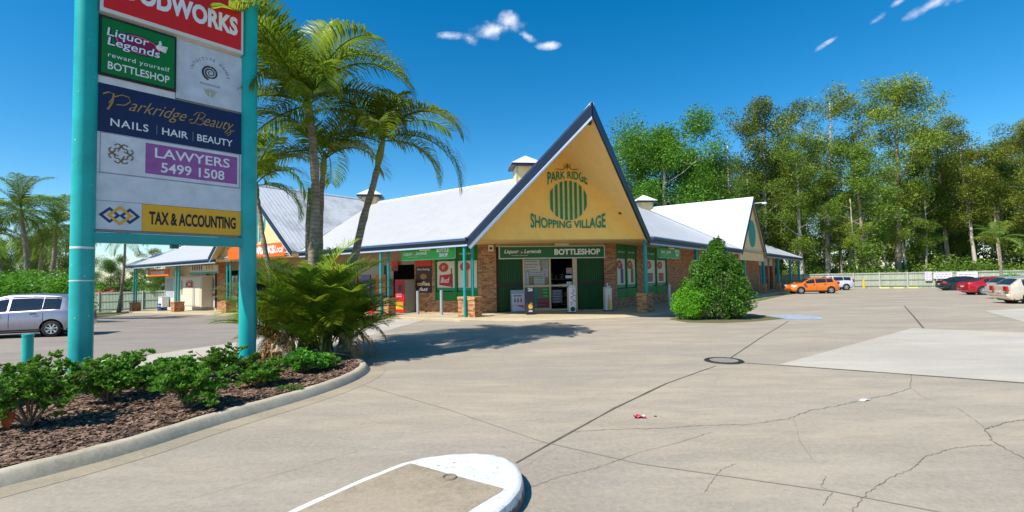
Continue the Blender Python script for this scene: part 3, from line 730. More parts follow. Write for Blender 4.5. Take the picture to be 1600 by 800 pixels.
for a in (.35, 8.6, 15.5, aR(1163, .2), aR(1193, .2), aR(1216, .2), aR(1235, .2), 56.5):
    p = wR(a, .2); z0 = H(p.x, p.y)+.12
    pillar(FR, a, .25, .85, .5, .93, z0)
    post(FR, a-.12, .12, z0+.9, SZ); post(FR, a+.22, .3, z0+.9, SZ)

# walls
def wall(T, x0, x1, z0, z1, m, name='brick_wall', y=2.5, d=.24):
    mb = MB(T); mb.box(min(x0, x1), max(x0, x1), y, y+d, z0, z1); return mb.build(name, m, BLD)
WZ = SZ+.01
aE = aL(258)
wall(FL, -1.51, -1.80, -.6, WZ, m_bL)
wall(FL, -1.80, -5.05, -.6, .66, m_bL)
wall(FL, -5.05, -6.75, -.8, WZ, m_bL)
wall(FL, -6.75, -14.4, 2.75, WZ, flat((.30, .22, .14)), 'wall')
wall(FL, -14.4, -15.3, -1.5, WZ, m_bL)
wall(FL, -15.3, -aL(352), 2.85, WZ, flat((.30, .22, .14)), 'wall')
wall(FL, -aL(352), -aL(337), -2, WZ, m_bL)
wall(FL, -aL(337), -aE, -2, WZ, flat((.62, .58, .48)), 'wall')
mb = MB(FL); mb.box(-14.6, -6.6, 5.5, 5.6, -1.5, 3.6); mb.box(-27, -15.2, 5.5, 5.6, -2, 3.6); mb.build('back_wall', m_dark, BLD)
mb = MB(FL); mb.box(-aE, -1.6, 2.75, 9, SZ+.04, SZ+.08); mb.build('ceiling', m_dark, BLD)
mb = MB(FL); mb.box(-aE+.02, -aE+.2, 2.6, 17, -2.4, SZ+.1); mb.box(-aE, -6, 17, 17.2, -2.4, SZ+.1); mb.build('rear_wall', flat((.55, .5, .4)), BLD)
# front (entrance) walls, y = depth 2.8
def wallU(x0, x1, z0, z1, m, name='brick_wall', y=2.8, d=.24): return wall(FU, x0, x1, z0, z1, m, name, y, d)
wallU(.66, 1.43, -.2, WZ, m_bU); wallU(7.27, 7.88, -.2, WZ, m_bU); wallU(1.43, 7.27, 3.5, WZ, flat((.62, .46, .24)), 'wall')
aRE = aR(1211)
wall(FR, 1.56, 2.0, -.6, WZ, m_bR); wall(FR, 2.0, 4.8, -.6, .66, m_bR); wall(FR, 4.8, 6.1, -.6, WZ, m_bR); wall(FR, 6.1, 9.9, -.6, .66, m_bR)
wall(FR, 9.9, aR(1186), -1, WZ, m_bR)
wall(FR, aR(1186), aR(1200), 2.7, WZ, flat((.66, .6, .48)), 'wall')
wall(FR, aR(1200), aR(1203), -1.5, WZ, m_bR); wall(FR, aR(1203), aR(1207.5), 2.7, WZ, flat((.6, .62, .6)), 'wall'); wall(FR, aR(1207.5), aRE, -1.5, WZ, m_bR)
mb = MB(FR); mb.box(aR(1186), aRE, 3.2, 3.3, -1.5, 3.6); mb.build('shop_window', m_glass, BLD)
for q in (1188.5, 1191.5, 1195, 1198, 1205):
    mb = MB(FR); a = aR(q); mb.box(a-.06, a+.06, 3.1, 3.18, -1, 2.8); mb.build('window_mullion', flat((.6, .62, .6)), BLD)
mb = MB(FR); mb.box(aRE-.1, aRE, 2.6, 17, -1.5, SZ+.05); mb.build('side_wall', m_bL, BLD)
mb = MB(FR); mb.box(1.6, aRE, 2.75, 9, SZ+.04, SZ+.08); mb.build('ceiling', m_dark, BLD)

# poster windows
POST = []
def poster_window(T, x0, x1, y, z0, z1, cells, art):
    """green panelled frame with posters; a part of the building"""
    mb = MB(T); t = .07
    xs_ = sorted((x0, x1)); n = cells; wdt = (xs_[1]-xs_[0])/n
    mb.box(xs_[0], xs_[1], y+.02, y+.2, z0, z0+.5); mb.box(xs_[0], xs_[1], y+.02, y+.2, z1-.22, z1)
    for i in range(n+1): xx = xs_[0]+i*wdt; mb.box(max(xs_[0], xx-t), min(xs_[1], xx+t), y-.0, y+.2, z0, z1)
    for i in range(n): mb.box(xs_[0]+i*wdt+t, xs_[0]+(i+1)*wdt-t, y+.03, y+.2, z0+2.22, z1-.2)
    fr_ = mb.build('window_frame', m_green, BLD)
    mb = MB(T)
    for i in range(n): mb.box(xs_[0]+i*wdt+t, xs_[0]+(i+1)*wdt-t, y+.12, y+.14, z0+.5, z0+2.22)
    mb.build('window_glass', m_glass, fr_)
    for i in range(n):
        cx = xs_[0]+(i+.5)*wdt; hw = wdt/2-t-.03
        mb = MB(T); mb.box(cx-hw, cx+hw, y+.085, y+.1, z0+.55, z0+2.18); po = mb.build('poster', flat((.66, .62, .54), .3), fr_)
        mb = MB(T); mb.box(cx-hw, cx+hw, y+.075, y+.084, z0+.55, z0+.72); mb.build('poster_band', flat((.02, .25, .12), .4), fr_)
        mb = MB(T); mb.disc((cx-hw*.25, z0+1.85), hw*.52, y+.078, 24, .26); mb.build('poster_roundel', flat((.45, .05, .03), .4), fr_)
        text('SPECIAL' if False else '$7', T, cx-hw*.25, z0+1.78, .16, flat((.8, .6, .5)), fr_, 'poster_lettering', y=y+.07, bold=.02)
        art(T, cx, y+.075, z0+.75, hw, i, fr_)
        text('Liquor Legends', T, cx, z1-.46, .11, flat(WHITE), fr_, 'header_lettering', width=hw*1.5, y=y+.02, bold=.01, shear=.2)
def art_left(T, cx, y, z, hw, i, p):
    if i == 1:      # carton with a bottle (viewer's right is +x; the left poster is index 0)
        mb = MB(T); mb.box(cx-hw*.5+.1, cx+.05, y-.002, y+.008, z, z+.95); mb.build('glass_print', flat((.5, .2, .03), .4), p)
    else:
        mb = MB(T); mb.prism([(cx-hw*.75, y, z+.12), (cx+hw*.45, y, z+.02), (cx+hw*.55, y, z+.72), (cx-hw*.7, y, z+.66)], (0, .006, 0)); mb.build('carton_print', flat((.5, .01, .015), .4), p)
        mb = MB(T); mb.box(cx+hw*.5, cx+hw*.72, y-.003, y+.003, z, z+.75); mb.box(cx+hw*.56, cx+hw*.66, y-.003, y+.003, z+.75, z+1.05); mb.build('bottle_print', flat((.22, .03, .01), .4), p)
        text('Bud', T, cx-hw*.1, z+.25, .3, flat(WHITE), p, 'poster_lettering', y=y-.006, bold=.01, shear=.3)
def art_right(T, cx, y, z, hw, i, p):
    mb = MB(T); mb.box(cx-.02, cx+hw*.55, y-.002, y+.006, z+.05, z+.85); mb.box(cx+.08, cx+hw*.38, y-.002, y+.006, z+.85, z+1.15)
    mb.build('bottle_print', flat([(.07, .04, .16), (.12, .11, .04)][i], .4), p)
def art_right2(T, cx, y, z, hw, i, p):
    mb = MB(T); mb.box(cx-hw*.5, cx+hw*.5, y-.002, y+.006, z+.05, z+.6); mb.build('carton_print', flat([(.25, .1, .1), (.4, .05, .04)][i], .4), p)
poster_window(FL, -5.05, -1.80, 2.5, .66, SZ, 2, art_left)
poster_window(FR, 2.0, 4.8, 2.5, .66, SZ, 2, art_right)
poster_window(FR, 6.1, 9.9, 2.5, .66, SZ, 2, art_right2)
# coffee poster on the brick wall
mb = MB(FL); mb.box(-6.6, -5.28, 2.47, 2.497, 1.1, 2.95); cp = mb.build('coffee_poster', flat((.05, .012, .006), .4), BLD)
mb = MB(FL); mb.box(-6.6, -5.28, 2.46, 2.469, 2.62, 2.95); mb.build('red_band', flat((.55, .03, .01)), cp)
mb = MB(FL); mb.disc((-5.94, 2.02), .27, 2.462, 24, .16); mb.build('cup_print', flat((.42, .16, .04)), cp)
text('Now Serving', FL, -5.94, 2.38, .12, flat(WHITE), cp, width=1.0, y=2.46, bold=.01)
text('coffee', FL, -5.94, 1.5, .24, flat((.75, .6, .35)), cp, width=1.05, y=2.46, bold=.03)
text('fast', FL, -5.94, 1.2, .2, flat(WHITE), cp, width=.75, y=2.46, bold=.03, shear=.3)
# entrance: two slatted gates and the glazed shop front
def gate(x0, x1):
    mb = MB(FU); mb.box(x0, x1, 2.93, 2.97, .1, 3.5); g_ = mb.build('gate_backing', flat((.004, .02, .005), .8), BLD)
    nsl = int((x1-x0)/.1)
    me = None
    for i in range(nsl):
        mb = MB(FU); xx = x0+.02+i*(x1-x0-.04)/nsl; mb.bbox(xx, xx+.075, 2.88, 2.925, .15, 3.45, .008)
        mb.build('slat', m_dgreen, g_)
    mb = MB(FU); mb.box(x0, x1, 2.85, 2.90, 1.45, 1.58); mb.box(x0, x0+.07, 2.84, 2.93, .1, 3.5); mb.box(x1-.07, x1, 2.84, 2.93, .1, 3.5); mb.build('gate_rail', flat((.05, .02, .015), .6), g_)
gate(1.45, 2.84); gate(5.76, 7.25)
mfr = flat((.60, .47, .28), .5)
mb = MB(FU); mb.box(2.84, 4.27, 2.9, 2.92, .1, 3.5); mb.build('window_glass', mat('shop_glass', (.02, .022, .02), .06, .2, spec=.8), BLD)
mb = MB(FU)
for x0, x1 in ((2.84, 2.92), (4.24, 4.33), (5.53, 5.76)): mb.box(x0, x1, 2.80, 2.93, .1, 3.5)
mb.build('door_frame', mfr, BLD)
mb = MB(FU); mb.box(2.92, 4.24, 2.82, 2.9, 1.36, 1.47); mb.box(4.33, 5.53, 2.823, 2.9, 1.38, 1.47); mb.box(2.92, 4.24, 2.82, 2.9, .1, .26); mb.box(4.33, 5.53, 2.823, 2.9, .1, .2); mb.build('transom', mfr, BLD)
# shop interior behind the open door
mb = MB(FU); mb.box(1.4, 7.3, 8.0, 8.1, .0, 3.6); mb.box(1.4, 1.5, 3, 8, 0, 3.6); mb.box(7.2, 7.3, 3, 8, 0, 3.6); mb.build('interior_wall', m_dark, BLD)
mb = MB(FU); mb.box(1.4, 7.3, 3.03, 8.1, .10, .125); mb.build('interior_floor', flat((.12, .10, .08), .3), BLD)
for k in range(4):
    mb = MB(FU); mb.box(4.2, 6.6, 5.6, 6.2, .2+.5*k, .24+.5*k); mb.build('shelf', flat((.3, .28, .25)), BLD)
bc = [(.3, .02, .02), (.02, .15, .05), (.3, .2, .02), (.05, .05, .3), (.35, .33, .3), (.25, .1, .03)]
for k in range(4):
    x = 4.25
    while x < 6.5:
        h = random.uniform(.18, .36); wq = random.uniform(.06, .16); c_ = random.choice(bc)
        mb = MB(FU); mb.box(x, x+wq, 5.65, 5.9, .245+.5*k, .245+.5*k+h); tag(mb.build('stock_carton', flat(c_)), 'carton of stock on the shelf inside the bottle shop doorway', 'carton', 'stock on the shelves in the bottle shop doorway'); x += wq+random.uniform(.02, .2)
# papers and posters on the left pane
mp = [flat((.50, .46, .42)), flat((.42, .42, .46)), flat((.36, .34, .33)), flat((.55, .5, .42))]
def paper(x0, x1, z0, z1, k=0, y=2.885, lines=0, lc=(.15, .13, .13)):
    mb = MB(FU); mb.box(x0, x1, y, y+.006, z0, z1); p = mb.build('notice', mp[k] if isinstance(k, int) else flat(k), BLD)
    if lines:
        mb = MB(FU); dz = (z1-z0)/lines
        for i in range(lines): mb.box(x0+.04, x1-.04-random.uniform(0, .2)*(x1-x0), y-.004, y-.001, z1-(i+.65)*dz, z1-(i+.38)*dz)
        mb.build('print', flat(lc), p)
paper(2.95, 3.75, 2.50, 2.80, 0, lines=2); paper(2.95, 3.78, 2.22, 2.48, 3, lines=2); paper(2.93, 3.15, 1.5, 2.18, 1, lines=6); paper(3.2, 4.0, 1.95, 2.2, 1, lines=2)
paper(3.88, 4.2, 2.42, 2.8, 2, lines=4); paper(3.92, 4.22, 1.9, 2.38, 1, lines=4, lc=(.12, .1, .25)); paper(3.45, 4.0, 1.5, 1.88, (.42, .46, .42), lines=3); paper(3.85, 4.22, .8, 1.32, (.0, .24, .02), lines=3, lc=(.2, .5, .2)); paper(3.45, 3.65, .45, 1.3, (.02, .22, .14)); paper(3.0, 3.4, .3, 1.0, (.25, .03, .08), lines=3); paper(3.6, 4.2, .3, .75, (.3, .02, .04), lines=2)
paper(4.4, 4.95, .5, 1.2, (.10, .10, .11), lines=5, lc=(.3, .3, .3)); paper(5.2, 5.5, 2.05, 2.35, (.45, .25, .25), lines=2); paper(5.15, 5.5, 1.8, 1.95, (.6, .6, .58)); paper(5.2, 5.5, 1.5, 1.62, (.5, .5, .5)); paper(4.95, 5.4, 1.35, 1.5, 3)
# gable emblem and lettering
m_lt = m_gable_green
def wtop(hx, hz0, hz1): return None
def warp_pr(x, y, hw, s):
    bot = .30*(1-x*x); top = .64-.03*x*x; return x*hw, bot+y*(top-bot)
def warp_sv(x, y, hw, s):
    top = .33+.38*x*x; return x*hw, y*top+.03*x*x
text('PARK RIDGE', FU, 4.63, 6.28, .6, m_lt, BLD, 'gable_lettering', width=1.95, y=-.015, bold=.022, warp=warp_pr)
text('SHOPPING VILLAGE', FU, 4.63, 4.21, .6, m_lt, BLD, 'gable_lettering', width=3.65, y=-.015, bold=.022, warp=warp_sv)
def emblem(T, cx, cz, ru, rz, y, nb=8, m=None):
    for i in range(nb):
        c0 = -1+(2*i+.5)/nb*1.0+.02; c1 = c0+1.12/nb
        pts = []
        for k in range(9): t = c0+(c1-c0)*k/8; pts.append((cx+ru*t, y, cz+rz*math.sqrt(max(0.0, 1-t*t))*.995))
        for k in range(8, -1, -1): t = c0+(c1-c0)*k/8; pts.append((cx+ru*t, y, cz-rz*math.sqrt(max(0.0, 1-t*t))*.995))
        mb = MB(T); mb.prism(pts, (0, -.02, 0)); mb.build('emblem_bar', m or m_lt, BLD)
emblem(FU, 4.63, 5.52, .94, .95, -.0)
emblem(FL, -21.0, 6.2, 1.5, 1.6, -.01, m=m_teal); mb = MB(FR); mb.prism([(24.6+1.4*math.cos(k*math.pi/16), -.01, 5.35+1.2*math.sin(k*math.pi/16)) for k in range(32)], (0, -.03, 0)); mb.build('emblem_disc', m_teal, BLD)
mb = MB(FU)
for s in (-1, 1):
    mb.tube([(4.63+s*t*.58, -.02, 7.02+.16*math.exp(-t*3.2)*math.cos(t*5)) for t in np.linspace(0, 1, 14)], .016, 5)
    mb.tube([(4.63+s*(.1+.07*math.cos(t)), -.02, 7.17+.06*math.sin(t)) for t in np.linspace(0, 6, 12)], .012, 5)
mb.tube([(4.63, -.02, 7.0), (4.63, -.02, 7.3)], .016, 5); mb.build('scroll_ornament', flat((.10, .07, .02)), BLD)
# ------------------------------------------------------------ pylon sign
S0 = Vector((-7.45, 8.37, 0)); px_ = Vector((649/755, 1, 0)).normalized(); py_ = Vector((-px_.y, px_.x, 0))
FS = frame(S0, px_, py_)
PY = thing('pylon_sign', 'tall shopping village pylon sign with stacked tenant panels between two teal poles', 'sign', FS)
def pole(x, r=.168, top=9.2):
    mb = MB(FS); mb.cyl(x, 0, .0, top, r, 36); mb.cyl(x, 0, 0, .16, r+.07, 36)
    p_ = mb.build('pole', m_teal2, PY, smooth='auto'); return p_
pA = pole(0); pB = pole(2.69)
for z, h in ((2.58, .035), (2.02, .02)):
    mb = MB(FS); V = []
    mb.lathe([(.169, z), (.1705, z+.002), (.1705, z+h), (.169, z+h+.002)], n=36); mb.build('white_tape', flat((.66, .68, .66), .6, .3), pA)
for k in range(16):      # chips in the paint
    a = random.uniform(3.6, 6.0); z = random.uniform(.8, 7.5); s_ = random.uniform(.006, .016)
    mb = MB(FS @ Matrix.Rotation(a, 4, 'Z')); mb.add([(.1695, -s_, z), (.1695, s_*.8, z+s_*.4), (.1695, s_*.5, z+s_*1.6), (.1695, -s_*.7, z+s_)], [(0, 1, 2, 3)]); mb.build('paint_chip', flat((.6, .63, .6)), pA)
mb = MB(FS); mb.bbox(.1, 2.6, -.10, .10, 2.70, 2.88, .008); mb.build('beam', m_teal, PY)
mb = MB(FS); mb.bbox(1.28, 1.40, -.09, .05, 2.63, 2.698, .005); mb.build('beam_bracket', flat((.02, .1, .09)), PY)
m_pw = mat('aged_white_panel', (.60, .62, .66), .45, .12, 4, detail=9); m_pg = mat('grey_stained_panel', (.50, .54, .60), .5, .18, 3, detail=9)
def panel(x0, x1, z0, z1, m, y=-.03, name='sign_panel', d=.035):
    mb = MB(FS); mb.bbox(x0, x1, y-.012, y+d, z0, z1, .004); return mb.build(name, m, PY)
panel(.14, 2.54, 2.895, 6.70, flat((.35, .36, .38)), y=.03, name='backing_sheet')
# tax and accounting
t = panel(.15, .82, 2.94, 3.45, m_pw); t = panel(.823, 2.535, 2.94, 3.45, flat((.80, .40, .012), .4)); text('TAX & ACCOUNTING', FS, 1.68, 3.085, .235, flat((.012, .01, .012)), t, width=1.50, y=-.046, bold=.035)
LP = thing  # keep name free
def link_diamond(cx, cz, r, m, w_=.045, y=-.046, parent=None):
    mb = MB(FS); P = [(cx-r, cz), (cx, cz+r), (cx+r, cz), (cx, cz-r)]
    o_ = [(cx-r, y, cz), (cx, y, cz+r*.95), (cx+r, y, cz), (cx, y, cz-r*.95)]; r2 = r-w_*1.4; i_ = [(cx-r2, y, cz), (cx, y, cz+r2*.95), (cx+r2, y, cz), (cx, y, cz-r2*.95)]
    mb.add(o_+i_, [(k, (k+1) % 4, 4+(k+1) % 4, 4+k) for k in range(4)]); mb.build('logo_link', m, parent)
tp = t
nv = flat((.02, .04, .12)); og = flat((.72, .36, .02))
link_diamond(.35, 3.20, .155, nv, parent=tp); link_diamond(.64, 3.20, .155, nv, parent=tp, y=-.0462); link_diamond(.495, 3.20, .19, og, parent=tp, y=-.0475)
# blank panel
panel(.15, 2.535, 3.455, 3.945, m_pw)
# lawyers
t = panel(.15, 2.535, 3.95, 4.685, m_pw)
mb = MB(FS); mb.add([(.86, -.0445, 4.03), (2.45, -.0445, 4.03), (2.45, -.0445, 4.61), (.86, -.0445, 4.61)], [(0, 1, 2, 3)]); mb.build('purple_field', flat((.30, .085, .30), .4, .15), t)
mb = MB(FS)
for q in ((.20, 2.50, 3.955, 3.962), (.20, 2.50, 4.668, 4.675), (.20, .207, 3.962, 4.668), (2.493, 2.50, 3.962, 4.668)): mb.box(q[0], q[1], -.0455, -.043, q[2], q[3])
mb.build('panel_border', flat((.22, .07, .2)), t)
mwh = flat((.74, .74, .75))
text('LAWYERS', FS, 1.655, 4.36, .19, mwh, t, width=1.3, y=-.047, bold=.012); text('5499 1508', FS, 1.655, 4.09, .19, mwh, t, width=1.1, y=-.047, bold=.015)
for (x_, w2) in ((1.008, .03),):
    pass
mb = MB(FS)
for k in range(4):
    a0 = k*math.pi/2
    for s in (-1, 1):
        ca, sa = math.cos(a0+math.pi/4), math.sin(a0+math.pi/4); bx, bz = .50+.13*ca, 4.33+.13*sa
        tx, tz = -sa, ca
        pts = []
        for q in np.linspace(-.5, 4.6, 12): rr_ = .05; pts.append((bx+ca*rr_*math.cos(q)*.8+s*tx*(.055+rr_*math.sin(q)*.9), -.046, bz+sa*rr_*math.cos(q)*.8+s*tz*(.055+rr_*math.sin(q)*.9)))
        mb.tube(pts, .0115, 5)
    mb.tube([(.50+.13*math.cos(a0), -.046, 4.33+.13*math.sin(a0)), (.50+.06*math.cos(a0+.9), -.046, 4.33+.06*math.sin(a0+.9))], .009, 5)
mb.build('scroll_emblem', flat((.20, .12, .05), .4), t)
# Parkridge Beauty
t = panel(.13, 2.535, 4.69, 5.56, mat('navy_panel', (.010, .012, .065), .3, .1))
gold = flat((.42, .24, .06), .4)
text('arkridge', FS, 1.06, 5.16, .235, gold, t, width=.92, y=-.046, bold=-.006, shear=.55); text('eauty', FS, 2.10, 5.16, .235, gold, t, width=.56, y=-.046, bold=-.006, shear=.55)
mb = MB(FS)      # the long looping strokes of the script P and B
def stroke(c, pts, r=.012): mb.tube([(c[0]+x, -.0465, c[1]+z) for x, z in pts], r, 5)
stroke((.36, 5.2), [(-.13, .17), (-.06, .22), (.02, .21), (.0, .05), (-.05, -.07), (-.07, -.1)], .016)
stroke((.36, 5.2), [(-.05, .02), (.02, .15), (.14, .22), (.24, .2), (.26, .12), (.18, .04), (.06, .02)], .010)
stroke((1.70, 5.2), [(.04, .17), (.0, .06), (-.05, -.04), (-.12, -.05), (-.14, .01), (-.08, .03)], .011); stroke((1.70, 5.2), [(-.06, .12), (.0, .19), (.10, .21), (.15, .17), (.10, .10), (.02, .07), (.10, .06), (.12, .0), (.06, -.05), (-.02, -.04)], .009)
stroke((2.32, 5.13), [(0, .05), (-.01, -.05), (-.06, -.1), (-.09, -.06), (0, .0), (.07, .04)], .008)
mb.build('script_flourish', gold, t)
text('NAILS', FS, .62, 4.82, .14, mwh, t, width=.56, y=-.046, bold=.012, space=1.15); text('HAIR', FS, 1.33, 4.82, .14, mwh, t, width=.43, y=-.046, bold=.012); text('BEAUTY', FS, 2.03, 4.82, .14, mwh, t, width=.65, y=-.046, bold=.012)
mb = MB(FS)
for x_ in (1.03, 1.63): mb.box(x_-.005, x_+.005, -.0465, -.044, 4.8, 4.98)
mb.build('divider', flat((.2, .2, .25)), t)
# rail, massage panel, bottleshop box
panel(.14, 1.32, 5.565, 5.70, m_pw, name='rail'); 
t = panel(1.33, 2.535, 5.60, 6.78, m_pg)
mb = MB(FS); pts = []
for k in range(70): q = k/69; a = q*5.1*math.pi; r = .02+.13*q; pts.append((1.93+r*math.cos(a+1), -.046, 6.27+r*math.sin(a+1)))
mb.tube(pts, [.006+.014*(k/69) for k in range(70)], 6); mb.build('spiral_logo', flat((.03, .03, .035)), t)
gr = flat((.10, .10, .12))
def arc_text(s, cx, cz, r, a0, a1, size, m, parent, flip=1):
    n = len(s)
    for i, ch in enumerate(s):
        if ch == ' ': continue
        a = a0+(a1-a0)*i/(n-1); o_ = Matrix.Translation(Vector((cx+r*math.cos(a), 0, cz+r*math.sin(a)))) @ Matrix.Rotation(-(a-math.pi/2*flip), 4, 'Y')
        text(ch, FS @ o_, 0, 0, size, m, parent, y=-.046)
arc_text('INTUITIVE HANDS', 1.93, 6.22, .31, R(172), R(8), .06, gr, t)
text('MASSAGE', FS, 1.93, 6.0, .045, gr, t, width=.36, y=-.046)
mb = MB(FS)
for s in (-1, 1):
    for k in range(3): mb.tube([(1.93+s*.03, -.046, 5.78), (1.93+s*(.03+.02*k), -.046, 5.84), (1.93+s*(.02+.045*k), -.046, 5.93-.01*k)], .012, 5)
mb.build('hands_logo', flat((.45, .45, .30)), t)
t = panel(.15, 1.325, 5.70, 6.79, m_black, y=-.075, d=.1, name='light_box')
mb = MB(FS); mb.bbox(.19, 1.29, -.095, -.08, 5.745, 6.745, .003); mb.build('green_face', flat((.004, .16, .012), .3), t)
text('BOTTLESHOP', FS, .745, 5.83, .14, mwh, t, width=.93, y=-.1, bold=.015); text('reward yourself', FS, .745, 6.05, .085, mwh, t, width=.93, y=-.1, bold=.005, space=1.1)
mb = MB(FS); mb.disc((.72, 6.41), .36, -.0975, 36, .19); mb.build('logo_oval', flat((.01, .02, .10)), t)
mb = MB(FS); mb.disc((.72, 6.41), .33, -.0985, 36, .165); mb.build('logo_oval_orange', flat((.6, .14, .01)), t)
mb = MB(FS); mb.disc((.72, 6.41), .31, -.0992, 36, .145); mb.build('logo_oval_red', flat((.22, .0, .05)), t)
for dx_, mm, yy, bb in ((0, flat((.01, .02, .10)), -.100, .06), (0, mwh, -.1015, .012)):
    text('Liquor', FS, .57, 6.44, .15, mm, t, width=.62, y=yy, bold=bb, shear=.1); text('Legends', FS, .66, 6.27, .15, mm, t, width=.78, y=yy, bold=bb, shear=.1)
def thumb(T, cx, cz, s, y, m, parent):
    mb = MB(T); mb.disc((cx, cz), s*.5, y, 14, s*.42); o = len(mb.v)
    mb.tube([(cx-s*.1, y, cz+s*.2), (cx+s*.05, y, cz+s*.65), (cx+s*.0, y, cz+s*1.0)], [s*.22, s*.2, s*.13], 6)
    for k in range(4): mb.tube([(cx+s*.2, y, cz+s*(.3-.22*k)), (cx+s*(.95-.07*k), y, cz+s*(.34-.26*k))], s*.11, 6)
    mb.build('thumb_logo', m, parent)
thumb(FS, 1.05, 6.47, .13, -.1, mwh, t)
# hardware box above
t = panel(.15, 2.52, 6.83, 8.2, flat((.62, .62, .6), .4), y=-.14, d=.28, name='light_box')
mb = MB(FS); mb.bbox(.20, 2.47, -.165, -.152, 6.90, 8.12, .004); mb.build('red_face', flat((.62, .012, .004), .3), t)
text('FOODWORKS', FS, 1.34, 7.20, .36, mwh, t, width=2.12, y=-.17, bold=.045, warp=lambda x, y, hw, s: (x*hw, y*s))

# ------------------------------------------------------------ signs hung on the building
def rrect(T, x0, x1, y, z0, z1, r, d):
    mb = MB(T); pts = []
    for cx, cz, a0 in ((x1-r, z0+r, -90), (x1-r, z1-r, 0), (x0+r, z1-r, 90), (x0+r, z0+r, 180)):
        for k in range(5): a = R(a0+k*22.5); pts.append((cx+r*math.cos(a), y, cz+r*math.sin(a)))
    mb.prism(pts, (0, d, 0)); return mb
def signM(T, x, y, z): return T @ Matrix.Translation(Vector((x, y, z)))
def liquor_text(T, x0, x1, y, z0, h, t, two=True, mwt=None):
    wt = mwt or flat(WHITE); w_ = x1-x0; cx = x0+w_*.30
    text('Liquor', T, x0+w_*.15, z0+h*.42, h*.34, wt, t, width=w_*.22, y=y, bold=.02, shear=.25); text('Legends', T, x0+w_*.47, z0+h*.42, h*.34, wt, t, width=w_*.26, y=y, bold=.02, shear=.25)
    mb = MB(T); mb.disc((x0+w_*.30, z0+h*.5), h*.17, y+.002, 16, h*.13); mb.build('logo_red', flat((.5, .02, .02)), t); thumb(T, x0+w_*.30, z0+h*.46, h*.10, y-.002, wt, t)
    text('reward yourself', T, x0+w_*.27, z0+h*.17, h*.10, wt, t, width=w_*.24, y=y, bold=.005, space=1.2)
# entrance board
t = thing('shop_sign', 'long green bottle shop board with white frame above the entrance doors', 'sign', signM(FU, 4.4, 2.6, 2.85))
mb = MB(FU); mb.bbox(1.56, 7.27, 2.6, 2.72, 2.85, 3.53, .01); mb.build('sign_frame', flat((.62, .62, .52)), t)
mb = MB(FU); mb.bbox(1.62, 7.21, 2.585, 2.6, 2.905, 3.475, .004); mb.build('sign_face', flat((.005, .12, .02), .4), t)
liquor_text(FU, 1.7, 5.2, 2.578, 2.92, .56, t); text('BOTTLESHOP', FU, 5.75, 3.06, .29, flat(WHITE), t, width=2.5, y=2.578, bold=.04)
t = thing('shop_sign', 'bright green hanging bottle shop sign under the left verandah eave', 'sign', signM(FL, -3.3, .3, 2.9))
rrect(FL, -5.27, -1.40, .30, 2.90, 3.46, .08, .14).build('sign_face', flat((.03, .42, .05), .35), t)
rrect(FL, -5.31, -1.36, .34, 2.86, 3.50, .09, .06).build('sign_rim', flat((.25, .6, .4)), t)
liquor_text(FL, -5.2, -2.0, .292, 2.93, .5, t); text('BOTTLE', FL, -2.15, 3.22, .17, flat(WHITE), t, width=.85, y=.292, bold=.05); text('SHOP', FL, -2.1, 2.98, .17, flat(WHITE), t, width=.6, y=.292, bold=.05)
t = thing('shop_sign', 'green hanging bottle shop sign under the shaded right verandah eave', 'sign', signM(FR, 4.6, .3, 2.9))
rrect(FR, 2.9, 6.3, .40, 2.86, 3.42, .08, .14).build('sign_face', flat((.01, .30, .05), .35), t)
rrect(FR, 2.86, 6.34, .44, 2.82, 3.46, .09, .06).build('sign_rim', flat((.2, .45, .35)), t)
liquor_text(FR, 3.0, 5.7, .392, 2.89, .5, t); text('BOTTLE', FR, 5.7, 3.18, .15, flat(WHITE), t, width=.75, y=.392, bold=.05); text('SHOP', FR, 5.7, 2.96, .15, flat(WHITE), t, width=.5, y=.392, bold=.05)
def fitting(T, x, y, z, label):
    t = thing('light_fitting', label, 'light', signM(T, x, y, z)); mb = MB(T); mb.bbox(x-.38, x+.38, y-.05, y+.07, z, z+.09, .02); mb.build('diffuser', flat((.75, .66, .42)), t)
    mb = MB(T); mb.box(x-.40, x+.40, y-.03, y+.07, z+.091, z+.11); mb.build('housing', flat((.6, .55, .4)), t)
fitting(FL, -3.3, .18, 3.36-.04, 'cream strip light above the hanging sign on the left'); fitting(FR, 4.4, .28, 3.36-.04, 'pale strip light above the shaded right hanging sign'); fitting(FU, 4.9, 2.52, 3.54, 'cream strip light above the long entrance board')
t = thing('security_camera', 'white security camera box on the brick pier left of the entrance', 'camera', signM(FU, 1.15, 2.7, 3.3))
mb = MB(FU); mb.bbox(1.02, 1.30, 2.62, 2.79, 3.28, 3.62, .02); mb.build('housing', flat((.7, .66, .5)), t); mb = MB(FU); mb.lathe([(0, 2.59), (.05, 2.59), (.07, 2.62)], c=(1.16, 0, 3.42), n=16, axis='Y'); mb.build('lens', m_black, t)
t = thing('security_camera', 'small dark security camera low on the yellow gable wall at right', 'camera', signM(FU, 7.2, 0, 4.9))
mb = MB(FU); mb.box(7.12, 7.26, -.12, .0, 4.86, 4.98); mb.lathe([(0, -.2), (.04, -.2), (.05, -.12)], c=(7.19, 0, 4.9), n=12, axis='Y'); mb.build('housing', flat((.1, .07, .05)), t)
t = thing('gable_lamp', 'small dark lamp hung beneath the prow tip of the entrance gable', 'light', signM(FU, CU, -4.6, 7.7))
mb = MB(FU); mb.tube([(CU, -4.75, 7.93), (CU, -4.75, 7.78)], .03, 8); mb.tube([(CU-.03, -4.65, 7.78), (CU+.03, -4.95, 7.66)], [.05, .09], 10); mb.build('housing', flat((.06, .06, .05)), t)
t = thing('flood_light', 'white floodlight on an arm at the peak of the far right gable', 'light', signM(FR, 24.7, -.4, 8.1))
